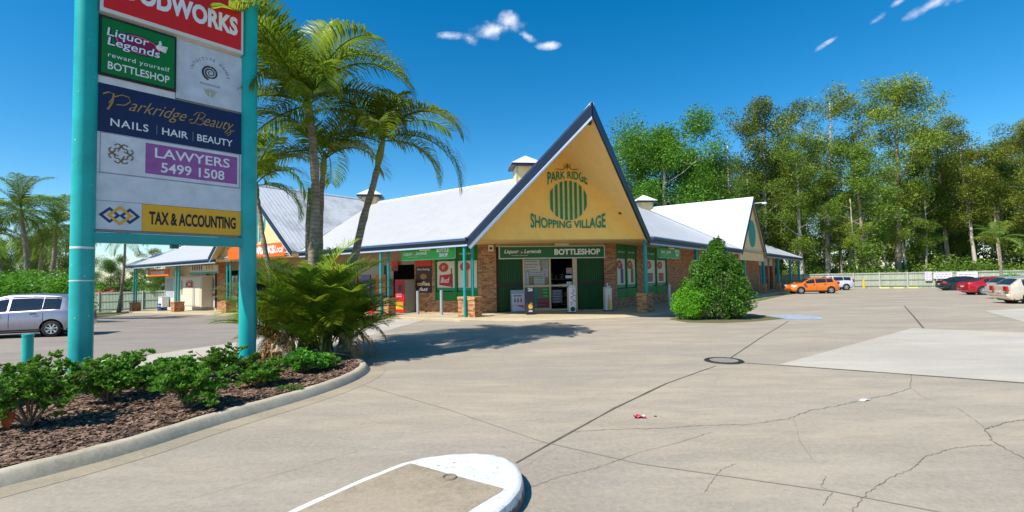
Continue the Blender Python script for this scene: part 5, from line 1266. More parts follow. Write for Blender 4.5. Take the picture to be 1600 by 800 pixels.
# orange hatch
axl = Vector((-.93, .37, 0)); rzo = math.atan2(axl.y, axl.x)
oh_top = [(-2.05, .6), (-2.03, .9), (-1.95, 1.0), (-1.6, 1.33), (-1.4, 1.40), (-.6, 1.46), (.1, 1.43), (.4, 1.36), (1.15, .98), (1.45, .92), (1.85, .76), (2.05, .58), (2.1, .45)]
oh_belt = [(-2.05, .58), (-2.0, .95), (-1.3, 1.0), (0, .93), (1.1, .88), (1.6, .82), (2.1, .45)]
c1 = gp(1251.5, 458.6); c2 = gp(1303.5, 459.2); mid = (c1+c2)/2; mid.z = H(mid.x, mid.y); ax = (c1-c2); wb = ax.length; ax.z = 0; ax.normalize()
print('orange wheelbase', wb)
axo = Vector((-.995, .10, 0)); rzo = math.atan2(axo.y, axo.x)
car('parked_car', 'bright orange hatchback parked near the end of the right wing', at(mid+Vector((0, .85, 0)), rzo, 1.08), carpaint((.80, .19, .008), .15), 4.15, 1.7, oh_top, oh_belt, (-1.27, 1.30), r=.31, wins=((-1.5, -.95), (-.92, -.02), (.05, .85)), screens=((.43, 1.1, G), (-1.93, -1.63, G)), tail=(.25, .85, 1.08), head=(.4, .66, .82), seams=(-.05, 1.0), handles=(-.75, .2), rim='seven')
suv_top = [(-2.35, .6), (-2.33, 1.05), (-2.25, 1.15), (-2.0, 1.62), (-1.85, 1.68), (-.6, 1.74), (.2, 1.72), (.5, 1.62), (1.15, 1.15), (1.5, 1.10), (2.2, .98), (2.35, .7)]
suv_belt = [(-2.35, .58), (-2.3, 1.1), (-1.3, 1.15), (0, 1.08), (1.1, 1.05), (1.8, .98), (2.35, .6)]
c = gp(1324, 453.5); car('parked_car', 'white four wheel drive wagon parked behind the orange hatchback', at(Vector((c.x, c.y, H(c.x, c.y)))+Vector(axo)*1.4+Vector((0, .9, 0)), rzo, 1.0), carpaint((.66, .67, .70), .15), 4.7, 1.85, suv_top, suv_belt, (-1.4, 1.4), r=.37, zb=.3, wins=((-2.0, -1.2), (-1.15, -.1), (0, .95)), screens=((.55, 1.1, G), (-2.2, -2.02, G)), tail=(.18, .95, 1.3), head=(.3, .8, .95), seams=(-.05, -1.18))
sed_top = [(-2.35, .55), (-2.33, .92), (-2.22, 1.02), (-1.75, 1.06), (-1.1, 1.36), (-.7, 1.43), (-.1, 1.45), (.3, 1.40), (1.05, 1.0), (1.4, .95), (2.1, .78), (2.35, .55)]
sed_belt = [(-2.35, .52), (-2.3, .9), (-1.6, .98), (0, .93), (1.1, .90), (1.7, .82), (2.35, .5)]
axr = Vector((.955, -.295, 0)); rzr = math.atan2(axr.y, axr.x)
def placeR(x, y, back, s=1.0):      # pixel of the rear wheel's ground contact on the near side
    c = gp(x, y); n_ = Vector((-axr.y, axr.x, 0)); p = c+axr*back*s+n_*.85*s; p.z = H(p.x, p.y); return at(p, rzr, s)
car('parked_car', 'black sedan parked nose in along the right edge by the fence banners', placeR(1492, 454, 1.4), carpaint((.012, .014, .022), .3), 4.7, 1.8, sed_top, sed_belt, (-1.4, 1.4), r=.34, wins=((-1.3, -.9), (-.86, 0), (.06, .85)), screens=((.35, 1.0, G), (-1.7, -1.12, G)), tail=(.3, .76, .9), head=(.4, .6, .75), seams=(0,), rim='five')
car('parked_car', 'red sedan with shining alloy wheels parked between the black and silver cars', placeR(1537, 461, 1.4), carpaint((.42, .008, .015), .25), 4.7, 1.82, sed_top, sed_belt, (-1.4, 1.4), r=.35, wins=((-1.3, -.9), (-.86, 0), (.06, .85)), screens=((.35, 1.0, G), (-1.7, -1.12, G)), tail=(.28, .80, .92), head=(.4, .6, .75), seams=(0,), rim='ten')
wag_top = [(-2.2, .55), (-2.18, .95), (-2.1, 1.03), (-1.65, 1.40), (-1.45, 1.46), (-.6, 1.50), (.1, 1.48), (.4, 1.40), (1.1, 1.0), (1.4, .95), (2.0, .78), (2.2, .55)]
wag_belt = [(-2.2, .52), (-2.15, .95), (-1.3, 1.0), (0, .95), (1.1, .90), (1.6, .82), (2.2, .5)]
car('parked_car', 'pale silver hatchback parked right of the red sedan', placeR(1590, 467.5, 1.3), carpaint((.55, .56, .55), .4), 4.4, 1.8, wag_top, wag_belt, (-1.3, 1.35), r=.33, wins=((-1.6, -.98), (-.94, 0), (.06, .85)), screens=((.43, 1.05, G), (-2.08, -1.68, G)), tail=(.34, .84, 1.0), head=(.4, .6, .75), seams=(0,))
car('parked_car', 'cream wagon cut off by the right edge of the picture', placeR(1612, 475, 1.3, .98), carpaint((.62, .54, .42), .3), 4.6, 1.8, wag_top, wag_belt, (-1.3, 1.35), r=.34, wins=((-1.6, -.98), (-.94, 0), (.06, .85)), screens=((.43, 1.05, G), (-2.08, -1.68, G)), tail=(.12, .72, .98), head=(.4, .6, .75), seams=(0,))

# ------------------------------------------------------------ palms
def Q(x, y, D):
    d = ray(x, y); t = D/d.y; return Vector((0, 0, EYE))+d*t
def frond_arrays(L, elev, bend, ll, n=54, seed=0, vee=.5, droop=.9, curl=0):
    r = np.random.default_rng(seed); s = np.linspace(0, 1, n+8); pitch = elev-bend*s**1.25
    ds = L/(n+7); X = np.concatenate([[0], np.cumsum(np.cos(pitch[:-1])*ds)]); Z = np.concatenate([[0], np.cumsum(np.sin(pitch[:-1])*ds)]); Y = curl*(s**2)*L*.3
    rach = np.stack([X, Y, Z], 1); Vs = []; Fs = []
    # rachis as thin triangular tube
    rr = .022*(1-s)**.6*L/2.5+.004; o = 0
    V = np.empty((len(s), 3, 3)); 
    for k, (a, b) in enumerate(((0, 1), (-1, -.6), (1, -.6))): V[:, k] = rach+np.stack([np.zeros_like(s), a*rr, b*rr], 1)
    F = [(3*i+k, 3*i+(k+1) % 3, 3*i+3+(k+1) % 3, 3*i+3+k) for i in range(len(s)-1) for k in range(3)]
    parts = [(V.reshape(-1, 3), np.array(F))]
    for side in (-1, 1):
        idx = np.arange(7, n+7); ss = s[idx]; m = len(idx)
        tl = np.stack([np.cos(pitch[idx]), np.zeros(m), np.sin(pitch[idx])], 1); up = np.stack([-np.sin(pitch[idx]), np.zeros(m), np.cos(pitch[idx])], 1); sd_ = np.tile([0, side, 0.], (m, 1))
        fw = .35+.75*ss+r.normal(0, .06, m); v_ = vee+r.normal(0, .12, m)
        d = sd_*1.0+tl*fw[:, None]+up*v_[:, None]; d /= np.linalg.norm(d, axis=1)[:, None]
        ln = ll*np.clip(np.sin(np.pi*(.12+.80*ss))**.7, .25, 1)*r.uniform(.88, 1.08, m)
        wd = (.013+.010*ll)*np.ones(m)*(1-.3*ss); dn = np.array([0, 0, -1.])
        p0 = rach[idx]; p1 = p0+d*ln[:, None]*.38; dd = d*(1-droop*.35)+dn*droop*.35; dd /= np.linalg.norm(dd, axis=1)[:, None]
        p2 = p1+dd*ln[:, None]*.34; d3 = dd*(1-droop*.6)+dn*droop*.6; d3 /= np.linalg.norm(d3, axis=1)[:, None]; p3 = p2+d3*ln[:, None]*.30
        wv = np.cross(d, up+.3*sd_); wv /= np.linalg.norm(wv, axis=1)[:, None]+1e-9; wv = wv*wd[:, None]
        V = np.stack([p0-wv*.4, p0+wv*.4, p1-wv, p1+wv, p2-wv*.8, p2+wv*.8, p3-wv*.08, p3+wv*.08], 1).reshape(-1, 3)
        b = (np.arange(m)*8)[:, None]; F = np.concatenate([b+np.array([0, 1, 3, 2]), b+np.array([2, 3, 5, 4]), b+np.array([4, 5, 7, 6])])
        parts.append((V, F))
    return cat_(parts)
def palm(name, label, base, path, fronds, leafm, trunk_r=(.17, .10), cat='palm tree', group=None, shaft=.8, ll=.62, L=2.7, seed=1, n=50, share=None):
    """fronds: list of (azimuth deg, elevation deg, bend, length factor)"""
    t = thing(name, label, cat, Matrix.Translation(Vector(base)), group)
    inv = Matrix.Translation(-Vector(base)); pts = [Vector(base)]+[Vector(p) for p in path]
    # resample smoothly
    Qp = []; m = len(pts)
    for i in range(m-1):
        p0, p1, p2, p3 = pts[max(0, i-1)], pts[i], pts[i+1], pts[min(m-1, i+2)]
        for k in range(8):
            u_ = k/8; Qp.append(.5*((2*p1)+(-p0+p2)*u_+(2*p0-5*p1+4*p2-p3)*u_*u_+(-p0+3*p1-3*p2+p3)*u_**3))
    Qp.append(pts[-1]); nn_ = len(Qp)
    rad = [trunk_r[0]+(trunk_r[1]-trunk_r[0])*min(1, (i/nn_)*1.15)+.012*math.sin(i*1.9)*(i % 2)+(.06*math.exp(-i*.6)) for i in range(nn_)]
    mb = MB(); mb.tube(Qp, rad, 14, jitter=.015); mb.build('trunk', b_palm, t, smooth=True)
    top = Qp[-1]; dirv = (Qp[-1]-Qp[-3]).normalized()
    if shaft:
        mb = MB(); mb.tube([top-dirv*.1, top+dirv*shaft*.15, top+dirv*shaft*.6, top+dirv*shaft], [trunk_r[1]*1.0, trunk_r[1]*1.35, trunk_r[1]*1.0, trunk_r[1]*.5], 12); mb.build('crownshaft', m_stem, t, smooth=True)
    ct = top+dirv*shaft*.9
    for i, fd_ in enumerate(fronds):
        az, el, bend, lf = fd_[:4]
        V, F = frond_arrays(L*lf, R(el), bend, ll*(.75+.25*lf), n=n, seed=seed*50+i, curl=random.uniform(-.5, .5))
        o = npmesh('frond', V, F, leafm, parent=t); o.matrix_parent_inverse = Matrix(); o.location = ct-Vector(base)-dirv*.25*random.random(); o.rotation_euler = (random.uniform(-.3, .3), 0, R(az))
    return t
def ringf(n, seed, els=((70, 1.3), (40, 1.5), (10, 1.3)), L=(.85, 1.1)):
    r = random.Random(seed); out = []
    for i in range(n):
        k = i % len(els); e, b = els[k]; out.append((i*137.5+r.uniform(-15, 15), e+r.uniform(-9, 9), b+r.uniform(-.2, .25), r.uniform(*L)))
    return out
B1 = gp(476, 546, .12)
palm('palm_tree', 'tall ringed palm nearest the sign pole with fronds crossing the red panel', B1, [Q(487, 440, 12.9), Q(493, 320, 13.0), Q(490, 240, 13.0), Q(485, 192, 13.0)],
     [(205, 66, 1.55, 1.15), (172, 58, 1.45, 1.12), (150, 75, 1.5, 1.05), (20, 72, 2.0, 1.0), (-5, 56, 2.1, 1.02), (12, 30, 1.9, .95), (-30, 66, 1.7, .95), (250, 60, 1.7, 1.0), (100, 62, 1.5, 1.0), (190, 22, 1.5, .9), (300, 35, 1.8, .85), (60, 45, 1.6, 1.0), (225, 5, 1.2, .8), (165, -5, 1.1, .85), (85, 82, .7, 1.0), (-60, 10, 1.2, .75), (262, 52, 1.2, 1.18), (270, 40, 1.15, 1.12), (240, 70, 1.2, 1.2), (135, 66, 1.2, 1.1), (-100, 20, 1.3, .9)],
     l_palm, (.15, .095), L=3.3, seed=1, ll=1.08, n=66)
B2 = gp(538, 552, .12)
palm('palm_tree', 'leaning palm right of the group with a frond drooping over the white roof', B2, [Q(548, 440, 14.2), Q(566, 350, 14.3), Q(583, 290, 14.3), Q(592, 250, 14.3)],
     [(-8, 12, 1.9, 1.15), (5, 66, 2.3, 1.05), (-25, 48, 2.1, 1.12), (35, 60, 1.7, 1.0), (90, 72, 1.2, 1.0), (150, 50, 1.7, .9), (188, 25, 1.5, .85), (240, 62, 1.6, .9), (-75, 30, 1.7, .9), (12, 8, 1.7, .8), (200, 60, 1.6, .85), (300, 62, 1.8, .85)],
     l_palm, (.14, .085), L=2.75, seed=2, ll=.92, n=60)
B3 = gp(506, 546, .12)
palm('palm_tree', 'slender palm standing behind the tallest ringed trunk', B3, [Q(500, 420, 14.0), Q(501, 330, 14.0), Q(505, 268, 14.0)],
     [(10, 60, 2.0, 1.0), (-20, 30, 1.9, .9), (180, 35, 2.0, 1.0), (160, 65, 1.6, .9), (210, 8, 1.5, .85), (60, 50, 1.6, .9), (270, 55, 1.8, .8), (320, 65, 1.6, .9), (100, 20, 1.4, .8), (235, 60, 1.8, .9), (0, 80, 1.2, .9)],
     l_palm, (.10, .075), L=2.7, seed=3, ll=.85, shaft=.6)
B4 = gp(452, 566, .12)
palm('palm_tree', 'thin palm just right of the right sign pole with a frond hanging to the gable', B4, [Q(432, 470, 12.4), Q(414, 390, 12.6), Q(405, 330, 12.7), Q(401, 300, 12.7)],
     [(-15, 42, 2.3, .95), (10, 8, 1.9, .75), (200, 60, 1.6, .8), (170, 30, 1.7, .8), (60, 66, 1.4, .85), (300, 40, 1.7, .7), (120, 50, 1.5, .8), (-40, 75, 1.5, .85)],
     l_palm, (.075, .055), L=2.1, seed=4, ll=.7, shaft=.45)
B5 = gp(489, 545, .12)
t = thing('dead_palm_trunk', 'dead headless palm stub between the two ringed trunks', 'tree trunk', Matrix.Translation(B5)); mb = MB(); mb.tube([B5, Q(482, 440, 13.5), Q(482, 350, 13.5), Q(485, 300, 13.5)], [.11, .085, .08, .07], 12, jitter=.04); mb.tube([Q(485, 302, 13.5), Q(483, 294, 13.5)], [.075, .04], 9, jitter=.2); mb.build('trunk', b_palm, t, smooth=True)
# golden cane clump
CB = gp(492, 552, .12); t = thing('cane_palm_clump', 'dense low clump of golden cane palm around the palm trunks', 'palm clump', Matrix.Translation(CB)); rc = random.Random(12)
for i in range(135):
    a = rc.uniform(0, 360); rr_ = rc.uniform(.1, .95); ox, oy = rr_*.95*math.cos(R(a)), rr_*.6*math.sin(R(a)); hi = rc.random()
    el = 86-38*rr_+rc.uniform(-16, 10); Lf = rc.uniform(1.35, 2.2)*(1.1-.3*rr_)
    V, F = frond_arrays(Lf, R(el), rc.uniform(.5, 1.55), rc.uniform(.44, .62), n=38, seed=900+i, droop=.4, vee=.5)
    o = npmesh('frond', V, F, l_cane if rc.random() < .75 else l_palm, parent=t); o.location = (ox, oy, rc.uniform(0, 1.35)*(1-rr_*.55)); o.rotation_euler = (0, 0, R(a+rc.uniform(-35, 35)))
for i in range(16):
    a = rc.uniform(0, 360); V, F = frond_arrays(rc.uniform(.8, 1.4), R(rc.uniform(-5, 40)), rc.uniform(1.6, 2.3), .38, n=26, seed=1200+i, droop=1.2)
    o = npmesh('dead_frond', V, F, l_brown, parent=t); o.location = (.8*math.cos(R(a)), .5*math.sin(R(a)), .55); o.rotation_euler = (0, 0, R(a))
mb = MB()
for i in range(26):
    a = rc.uniform(0, 6.28); r_ = rc.uniform(.1, .9); x, y = CB.x+r_*math.cos(a), CB.y+.6*r_*math.sin(a); mb.tube([(x, y, CB.z), (x+rc.uniform(-.1, .1), y, CB.z+.5), (x+.35*math.cos(a), y+.3*math.sin(a), CB.z+rc.uniform(.9, 1.3))], [.03, .025, .015], 6)
tag(mb.build('cane_stem', m_stem, t), kind='stuff')
# palms beyond the car at far left
for i, (x, y, D, by, lab, L2, nf) in enumerate(((34, 322, 30, 455, 'bushy palm towering over the hedge behind the silver hatchback', 3.0, 20), (88, 345, 33, 455, 'palm close to the left sign pole with yellowing fronds', 2.8, 16), (66, 372, 36, 455, 'smaller palm between the two taller palms at far left', 2.2, 13), (-16, 352, 30, 455, 'leaning palm trunk at the extreme left edge', 2.8, 12), (196, 366, 52, 460, 'distant thin palm seen beneath the sign beam', 2.8, 12))):
    T_ = Q(x, y, D); bx = T_.x+(1.2 if i == 3 else (.5 if i == 0 else -.6)); b_ = Vector((bx, D, H(bx, D)))
    palm('palm_tree', lab, b_, [b_.lerp(T_, .5)+Vector((.15, 0, 0)), T_-Vector((0, 0, .8))], ringf(nf+5, 20+i, ((80, 1.3), (60, 1.7), (35, 1.9), (10, 1.5), (-15, 1.0))), l_palm2, (.16, .11), L=L2, seed=30+i, ll=.85, n=40, shaft=.6)
T_ = Q(1560, 372, 50); palm('palm_tree', 'small palm rising from the garden behind the red sedan', Vector((T_.x, 50, H(T_.x, 50))), [Vector((T_.x+.1, 50, 2)), T_-Vector((0, 0, .5))], ringf(13, 77), l_palm2, (.12, .1), L=2.6, seed=44, ll=.6, n=30, shaft=.5)

# ------------------------------------------------------------ shrubs
def ball_pts(n, c, r, shell=.35):
    d = rng.normal(size=(n, 3)); d /= np.linalg.norm(d, axis=1)[:, None]; q = 1-shell*rng.random(n)**1.5
    return np.asarray(c)+d*q[:, None]*np.asarray(r), d
def shrub(label, c, w_, h_, seed, cat='shrub', name='ixora_shrub', lm=None, ls=.075, nros=170, group='ixora shrubs in the mulched bed'):
    r = random.Random(seed); t = thing(name, label, cat, at(c), group); lm = lm or l_ixora
    mb = MB(at(c)); ends = []; nb = 16
    for i in range(nb):
        a = 6.283*i/nb+r.uniform(-.3, .3); rr_ = w_/2*r.uniform(.35, .98); h = h_*r.uniform(.3, 1.0)*(1-.25*(rr_/(w_/2))**2)
        e = Vector((rr_*math.cos(a), rr_*math.sin(a), h)); m_ = Vector((e.x*.35, e.y*.35, h*.5)); mb.tube([(0, 0, 0), m_, e], [.016, .011, .005], 5, cap=False)
        ends.append((m_, e))
        for k in range(5):
            p = m_.lerp(e, r.uniform(.1, .9)); e2 = p+Vector((r.uniform(-.22, .22)*w_, r.uniform(-.22, .22)*w_, r.uniform(-.05, .30)*h_)); e2.z = max(.05, min(e2.z, h_*1.02)); mb.tube([p, e2], [.007, .003], 4, cap=False); ends.append((p, e2))
    mb.build('stem', b_shrub, t)
    C = []; O = []; k_ = 0
    for i in range(nros):
        m_, e = r.choice(ends); p = m_.lerp(e, r.uniform(.35, 1.05)); p = p+Vector((r.gauss(0, .03), r.gauss(0, .03), r.gauss(0, .025)))
        out = Vector((p.x, p.y, .35+.3*p.z)).normalized()
        for j in range(9):
            a = r.uniform(0, 6.28); v_ = Vector((math.cos(a), math.sin(a), r.uniform(-.1, .8))).normalized(); v_ = (v_+out*.5).normalized()
            C.append(p+v_*ls*.45); O.append(v_*3.5)
    V, F = leaves(np.array([tuple(x) for x in C]), ls, .48, .05, out=np.array([tuple(x) for x in O]))
    npmesh('foliage', V, F, lm, parent=t); return t
SH = [(46, 668, 1.05, .80, 'large leafy ixora shrub at the bottom left corner of the bed'), (168, 628, 1.02, .66, 'ixora shrub at the foot of the left sign pole'), (292, 640, .95, .60, 'ixora shrub in the middle of the bed between the two poles'), (350, 594, .95, .60, 'ixora shrub immediately left of the right sign pole'),
      (412, 604, .72, .42, 'ixora shrub just right of the right sign pole'), (470, 583, .62, .40, 'ixora shrub in front of the palm clump'), (236, 610, .55, .36, 'small sparse ixora behind the two larger ones'), (505, 577, .55, .30, 'ixora shrub near the tip of the bed under the palms'), (-28, 640, .8, .55, 'ixora shrub cut by the left edge of the picture'), (262, 588, .30, .34, 'thin upright ixora sprout at the back edge of the bed')]
for i, (x, y, w_, h_, lab) in enumerate(SH): shrub(lab, gp(x, y, .12), w_*1.2, h_*1.14, 50+i, nros=int(600*w_))
t = thing('ground_cover_plant', 'flat dark ground cover plant near the right kerb of the bed', 'plant', at(gp(452, 609, .13)), None); C, D_ = ball_pts(420, (0, 0, .03), (.26, .12, .05), .9); V, F = leaves(C, .04, .5, .3); npmesh('foliage', V, F, l_dshr, parent=t)
t = thing('grass_tuft', 'dark strappy grass tuft between the bollard and left pole', 'grass', at(gp(92, 598, .12)), None); V = []; F = []
for i in range(46):
    a = random.uniform(0, 6.28); l_ = random.uniform(.16, .34); o = len(V); x, y = random.uniform(-.35, .35), random.uniform(-.08, .08); V += [(x-.006, y, 0), (x+.006, y, 0), (x+math.cos(a)*l_*.5, y+math.sin(a)*l_*.3, l_)]; F.append((o, o+1, o+2))
me = bpy.data.meshes.new('blades'); me.from_pydata(V, [], F); me.materials.append(l_dshr); o = bpy.data.objects.new('blades', me); col.objects.link(o); o.parent = t; tag(o, kind='stuff')
c = gp(8, 672, .13); mb = MB(at(c))
for i in range(7): a = random.uniform(-1, 1); mb.add([(random.uniform(-.06, .06), 0, .0), (a*.1, -.02, .16), (a*.16+.02, 0, .24), (a*.1+.04, .02, .15)], [(0, 1, 2, 3)])
tag(mb.build('dry_leaves', flat((.5, .09, .02), .6, .4), loc=c), 'cluster of rusty red dead leaves at the left edge of the mulch', 'dead leaves')
# the two shrubs by the right pillar
def solid_shrub(label, c, shape, n, ls, lm, name, nst=8, stem_h=1.0):
    t = thing(name, label, 'shrub', at(c)); P = []
    for (cx, cy, cz, rx, ry, rz_, k) in shape:
        C, d = ball_pts(int(n*k), (cx, cy, cz), (rx, ry, rz_), .45)
        lump = np.array([mnoise.noise(Vector((p[0]*2.6+5, p[1]*2.6, p[2]*2.6))) for p in C]); C = np.asarray((cx, cy, cz))+(C-np.asarray((cx, cy, cz)))*(1+.42*lump)[:, None]; C = C[C[:, 2] > .02]
        P.append(C)
    C = np.concatenate(P); V, F = leaves(C, ls, .5, .25); npmesh('foliage', V, F, lm, parent=t)
    mb = MB(at(c))
    for i in range(nst): a = 6.28*i/nst; mb.tube([(0, 0, 0), (.2*math.cos(a), .2*math.sin(a), stem_h*.5), (.4*math.cos(a), .4*math.sin(a), stem_h)], [.03, .02, .01], 5)
    mb.build('stem', b_shrub, t); return t
c = gp(1083, 499); solid_shrub('rounded bright lime green shrub at the foot of the right pillar', c, [(0, .1, .82, .80, .75, .82, 1), (-.15, 0, .5, .75, .7, .5, .5)], 7000, .075, l_ball, 'round_shrub')
c = gp(1128, 499); sp = [(.05, .3, .8, 1.42, 1.0, .85, 1.0), (-.05, .3, 1.5, 1.2, .9, .8, .8), (-.75, .4, 1.3, .6, .5, .7, .35), (.85, .3, 1.2, .55, .5, .6, .35), (-.05, .3, 2.35, .62, .55, .75, .45), (.5, .3, 2.05, .62, .5, .6, .35), (-.55, .3, 1.95, .6, .45, .6, .35), (.75, .2, .45, .55, .55, .42, .35)]
for k in range(34): a = random.uniform(-1.25, 1.2); hh = 3.55-abs(a)*1.35+random.uniform(-.7, .12); sp.append((a*.9, .3+random.uniform(-.3, .3), hh-.25, .15, .15, .5, .07))
solid_shrub('tall dark green shrub with spiky tips in front of the right wing', c, sp, 6000, .10, l_dshr, 'tall_shrub', 10, 2.0)

# ------------------------------------------------------------ trees
def tree_proto(name, Ht, seed, leafm, barkm, crown0=.4, spread=4.2, ncl=60, nleaf=150, ls=.30, cr=(1.0, 1.8), r0=.32, up=.2, flat_=.7):
    r = random.Random(seed); t = thing(name, 'x', 'tree'); mb = MB(); pts = []; x = y = 0
    nseg = 9; bx, by = r.uniform(-.05, .05), r.uniform(-.05, .05)
    for i in range(nseg+1):
        pts.append(Vector((x, y, Ht*.93*i/nseg-.5))); x += Ht/nseg*(bx+r.uniform(-.05, .05)); y += Ht/nseg*(by+r.uniform(-.05, .05))
    mb.tube(pts, [r0*(1-.85*(i/nseg))+.03 for i in range(nseg+1)], 9)
    ends = []; nl = 14
    for i in range(nl):
        f = crown0*.8+(1-crown0*.8)*(i+.5)/nl; k = f*nseg; b0 = pts[min(nseg-1, int(k))].lerp(pts[min(nseg, int(k)+1)], k-int(k)); a = i*2.4+r.uniform(-.5, .5)
        rel = (f-crown0)/(1-crown0); ln = spread*(.55+.6*math.sin(math.pi*min(1, max(.08, rel*.85+.12))))*r.uniform(.6, 1.1); e = b0+Vector((math.cos(a)*ln, math.sin(a)*ln, ln*r.uniform(.35, .8))); m_ = b0.lerp(e, .5)+Vector((0, 0, -ln*.06)); rb = r0*.38*(1-f*.7)
        mb.tube([b0, m_, e], [rb, rb*.6, rb*.25], 5, cap=False); ends += [m_, e, m_.lerp(e, .5)]
        for q in range(2):
            e2 = m_.lerp(e, r.uniform(.2, .9))+Vector((r.uniform(-1, 1), r.uniform(-1, 1), r.uniform(.2, 1)))*ln*.33; mb.tube([m_.lerp(e, .4), e2], [rb*.35, rb*.12], 4, cap=False); ends += [e2, e2]
    for q in range(9): ends.append(pts[-1]+Vector((r.gauss(0, 1.1), r.gauss(0, 1.1), r.uniform(-2.2, 1.2))))
    ends += [pts[-1], pts[-1], pts[-2]]
    mb.build('trunk', barkm, t, smooth=True)
    P = []
    for i in range(ncl):
        e = ends[i % len(ends)] if i < len(ends) else r.choice(ends); rr_ = r.uniform(*cr); c = (e.x+r.gauss(0, .5), e.y+r.gauss(0, .5), e.z+r.uniform(-.2, .6)); n_ = int(nleaf*r.uniform(.6, 1.2)*(rr_/cr[1])**2)
        C, d = ball_pts(n_, c, (rr_, rr_, rr_*flat_), .7); P.append(C)
    V, F = leaves(np.concatenate(P), ls, .5, up); npmesh('crown', V, F, leafm, parent=t); return t
used = {}
def place(pk, x, D, label, ytop=None, s=None, rz=None, group='trees beyond the fence'):
    X = (x-800)/755*D; proto, Ht = PR[pk]; z = H(X, D)-.1
    if ytop is not None: zt = Q(x, ytop, D).z; s = (zt-z)/Ht
    Mx = at((X, D, z), rz if rz is not None else random.uniform(0, 6.28), s)
    if pk not in used: used[pk] = 1; proto.matrix_world = Mx; MW[proto.name] = Mx; o = proto
    else: o = dup(proto, Mx)
    o['label'] = label; o['group'] = group; return o
PR = {}
def mk(k, Ht, *a, **kw): PR[k] = (tree_proto('gum_tree' if k[0] != 'r' else 'broad_tree', Ht, *a, **kw), Ht)
mk('a', 27, 101, l_gum, b_gum, .42, 4.4, 112, 430, .25, (.9, 1.7), r0=.36, flat_=.95)
mk('b', 25, 102, l_gum2, b_gumw, .30, 4.0, 105, 430, .25, (.9, 1.8), r0=.36, flat_=.8)
mk('c', 24, 103, l_gum, b_gumw, .50, 3.7, 88, 400, .24, (.8, 1.6), r0=.28, flat_=.95)
mk('d', 22, 104, l_gum4, b_gumw, .35, 3.2, 60, 150, .2, (.8, 1.6), r0=.22)
mk('e', 20, 105, l_gum2, b_gum, .22, 3.9, 105, 430, .26, (.9, 1.8), r0=.3, flat_=.8)
mk('f', 16, 106, l_gum, b_gumw, .55, 2.4, 28, 260, .22, (.7, 1.2), r0=.16)
mk('r', 17, 107, l_gum3, b_gumw, .2, 4.4, 150, 430, .22, (1.0, 1.9), r0=.3, flat_=.95)
# (proto, px, depth, top px, label)
for q in (('a', 1404, 74, 124, 'tallest spreading gum tree rising above the middle of the fence'), ('c', 1290, 78, 138, 'tall open crowned gum tree above the silver wagon'), ('b', 1195, 84, 150, 'dense dark gum at the left end of the tall trees'), ('b', 1252, 74, 205, 'mid height dark gum behind the orange car'),
          ('a', 1478, 80, 186, 'broad gum just right of the tallest tree'), ('c', 1526, 76, 205, 'gum with bare lower limbs above the fence banners'), ('a', 1612, 70, 188, 'gum cut by the right edge of the picture'), ('e', 1565, 78, 236, 'bushy gum behind the red and silver cars'), ('d', 1140, 88, 208, 'thin pale open gum between the round trees and the tall gums'),
          ('d', 1325, 82, 210, 'pale wispy gum left of the tallest tree'), ('e', 1350, 72, 228, 'dark leafy gum low beside the tallest trunk'), ('e', 1440, 84, 232, 'dark gum filling behind the tallest trunk'), ('e', 1215, 88, 235, 'dark leafy gum behind the right wing end'), ('e', 1500, 90, 240, 'dark gum behind the banners'),
          ('d', 1175, 80, 260, 'thin pale gum over the far right gable'), ('r', 1040, 62, 198, 'round bright green tree rising right of the entrance gable'), ('r', 1082, 66, 232, 'bright round tree right of the larger round one'), ('r', 1112, 74, 268, 'lower round tree above the cross gable roof'), ('r', 1003, 68, 214, 'bright tree partly hidden by the gable barge'),
          ('e', 1595, 92, 250, 'dark gum behind the trees at the right edge'), ('b', 1660, 80, 190, 'gum outside the right edge'), ('r', 1160, 82, 300, 'leafy tree low over the far right gable')):
    place(q[0], q[1], q[2], q[4], ytop=q[3], group=None)
    
rt = random.Random(5)
for i in range(16):
    x = 1215+i*25+rt.uniform(-8, 8); D = rt.uniform(71, 92); o = place('f', x, D, 'slender pale trunked gum sapling standing in the wood behind the fence', ytop=rt.uniform(280, 345), group='slender gum saplings behind the fence')
for i in range(22):
    x = 1130+i*25+rt.uniform(-10, 10); D = rt.uniform(96, 125); place(rt.choice('eeb'), x, D, 'distant dark gum closing off the back of the wood', ytop=rt.uniform(255, 310)-(30 if 1180 < x < 1300 else 0), group='distant gums at the back of the wood')
# left background trees
for q in (('r', 38, 44, 372, 'dense dark tree close behind the left palms'), ('e', 98, 48, 356, 'tall dense tree between the left palms and the sign pole'), ('r', -10, 40, 380, 'dense tree at the extreme left behind the hedge'), ('e', 120, 62, 402, 'low dark tree behind the far left fence'), ('c', 232, 88, 384, 'small round headed gum seen beneath the sign beam'), ('r', 172, 70, 405, 'bushy tree left beyond the red roofed house'), ('r', 290, 78, 392, 'leafy tree behind the far shop roof'), ('e', 330, 84, 380, 'tree just above the far shop roof'), ('r', 60, 52, 392, 'broad tree behind the left palms'), ('r', 10, 56, 405, 'broad tree at the left edge behind the hedge'), ('e', 215, 95, 418, 'distant tree line left of the shop'), ('r', 250, 60, 428, 'green bushy tree over the pale fence'), ('r', 130, 95, 400, 'distant rounded tree left of the sign pole')):
    place(q[0], q[1], q[2], q[4], ytop=q[3], group='trees at the left background' if False else None)
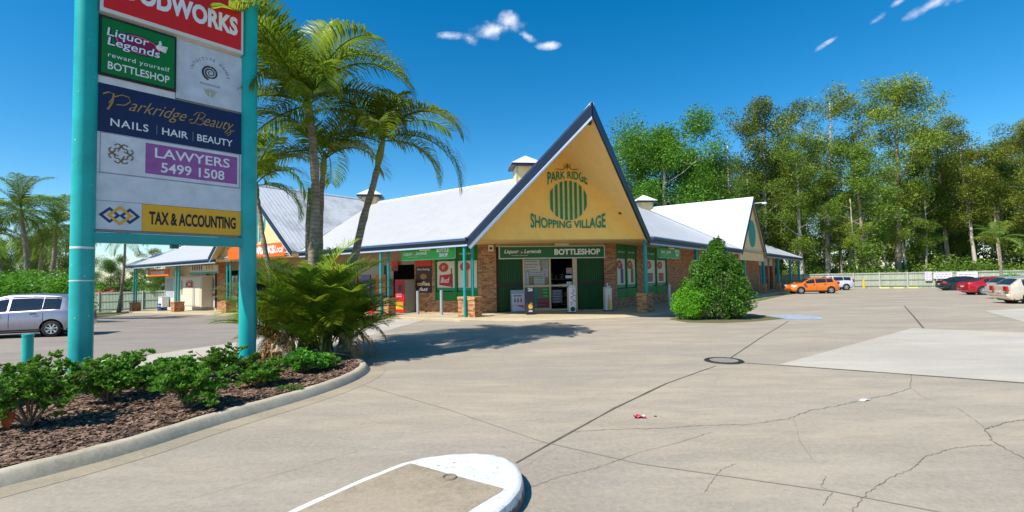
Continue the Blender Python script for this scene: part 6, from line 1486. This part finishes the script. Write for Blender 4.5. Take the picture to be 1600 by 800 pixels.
# undergrowth
def scatter(name, label, T, x0, x1, y0, y1, h, ncl, nl, ls, lm, rr=(.8, 1.8)):
    r = random.Random(hash(name) % 1000 if False else len(name)); P = []
    for i in range(ncl):
        p = T @ Vector((r.uniform(x0, x1), r.uniform(y0, y1), 0)); q = r.uniform(*rr); z = H(p.x, p.y)+r.uniform(0, h)*r.random(); C, d = ball_pts(nl, (p.x, p.y, z+q*.5), (q, q, q*.8), .7); P.append(C)
    V, F = leaves(np.concatenate(P), ls, .5, .2); return tag(npmesh(name, V, F, lm), label, 'undergrowth', kind='stuff')
scatter('undergrowth', 'dark green undergrowth between the trunks behind the fence', FR, fa+3, fa+42, -60, 14, 5, 360, 170, .34, l_gum2)
scatter('wood_edge', 'dark mass of far foliage at the back of the wood', FR, fa+40, fa+52, -110, 18, 13, 520, 170, .5, l_gum2, (1.6, 3.0))
scatter('far_left_wood', 'far green tree line beyond the left fence', Matrix(), -120, -40, 84, 96, 6, 150, 160, .4, l_gum2, (1.2, 2.4))
scatter('bright_undergrowth', 'brighter green bushes scattered behind the fence', FR, fa+2, fa+22, -60, 14, 3.5, 110, 170, .30, l_gum3)
scatter('left_bushes', 'green bushes behind the far left fence', Matrix(), -100, -36, 63, 80, 3.6, 160, 160, .3, l_hedge, (.9, 1.9))
# hedge behind the silver car
t = thing('hedge', 'bright green leafy hedge behind the silver hatchback', 'hedge', at((-25, 25, 0))); P = []
rh = random.Random(3)
for i in range(130):
    x = rh.uniform(-34, -23.6); y = rh.uniform(24, 27.5); z = rh.uniform(.0, 2.3); q = rh.uniform(.5, .9); C, d = ball_pts(260, (x+25, y-25, z+.2+.35*math.sin(x*1.3)), (q, q, q*.8), .5); P.append(C)
V, F = leaves(np.concatenate(P), .16, .5, .4); npmesh('foliage', V, F, l_hedge, parent=t)
mb = MB(at((-25, 25, 0)));
for i in range(14): mb.tube([(-9+i*.9, .5, -.4), (-9+i*.9+rh.uniform(-.2, .2), .5, 1.4)], .04, 5)
mb.build('stem', b_shrub, t)
t = thing('palm_shrub_bed', 'low leafy cordyline and grass bed by the red sedan at right', 'plant', at((56, 55, H(56, 55)))); C = []
P = []
for i in range(22): C, d = ball_pts(140, (rh.uniform(-2.5, 7), rh.uniform(-1, 1.5), rh.uniform(.3, 1.7)), (.9, .8, .7), .6); P.append(C)
V, F = leaves(np.concatenate(P), .3, .3, .6); npmesh('foliage', V, F, l_hedge, parent=t)
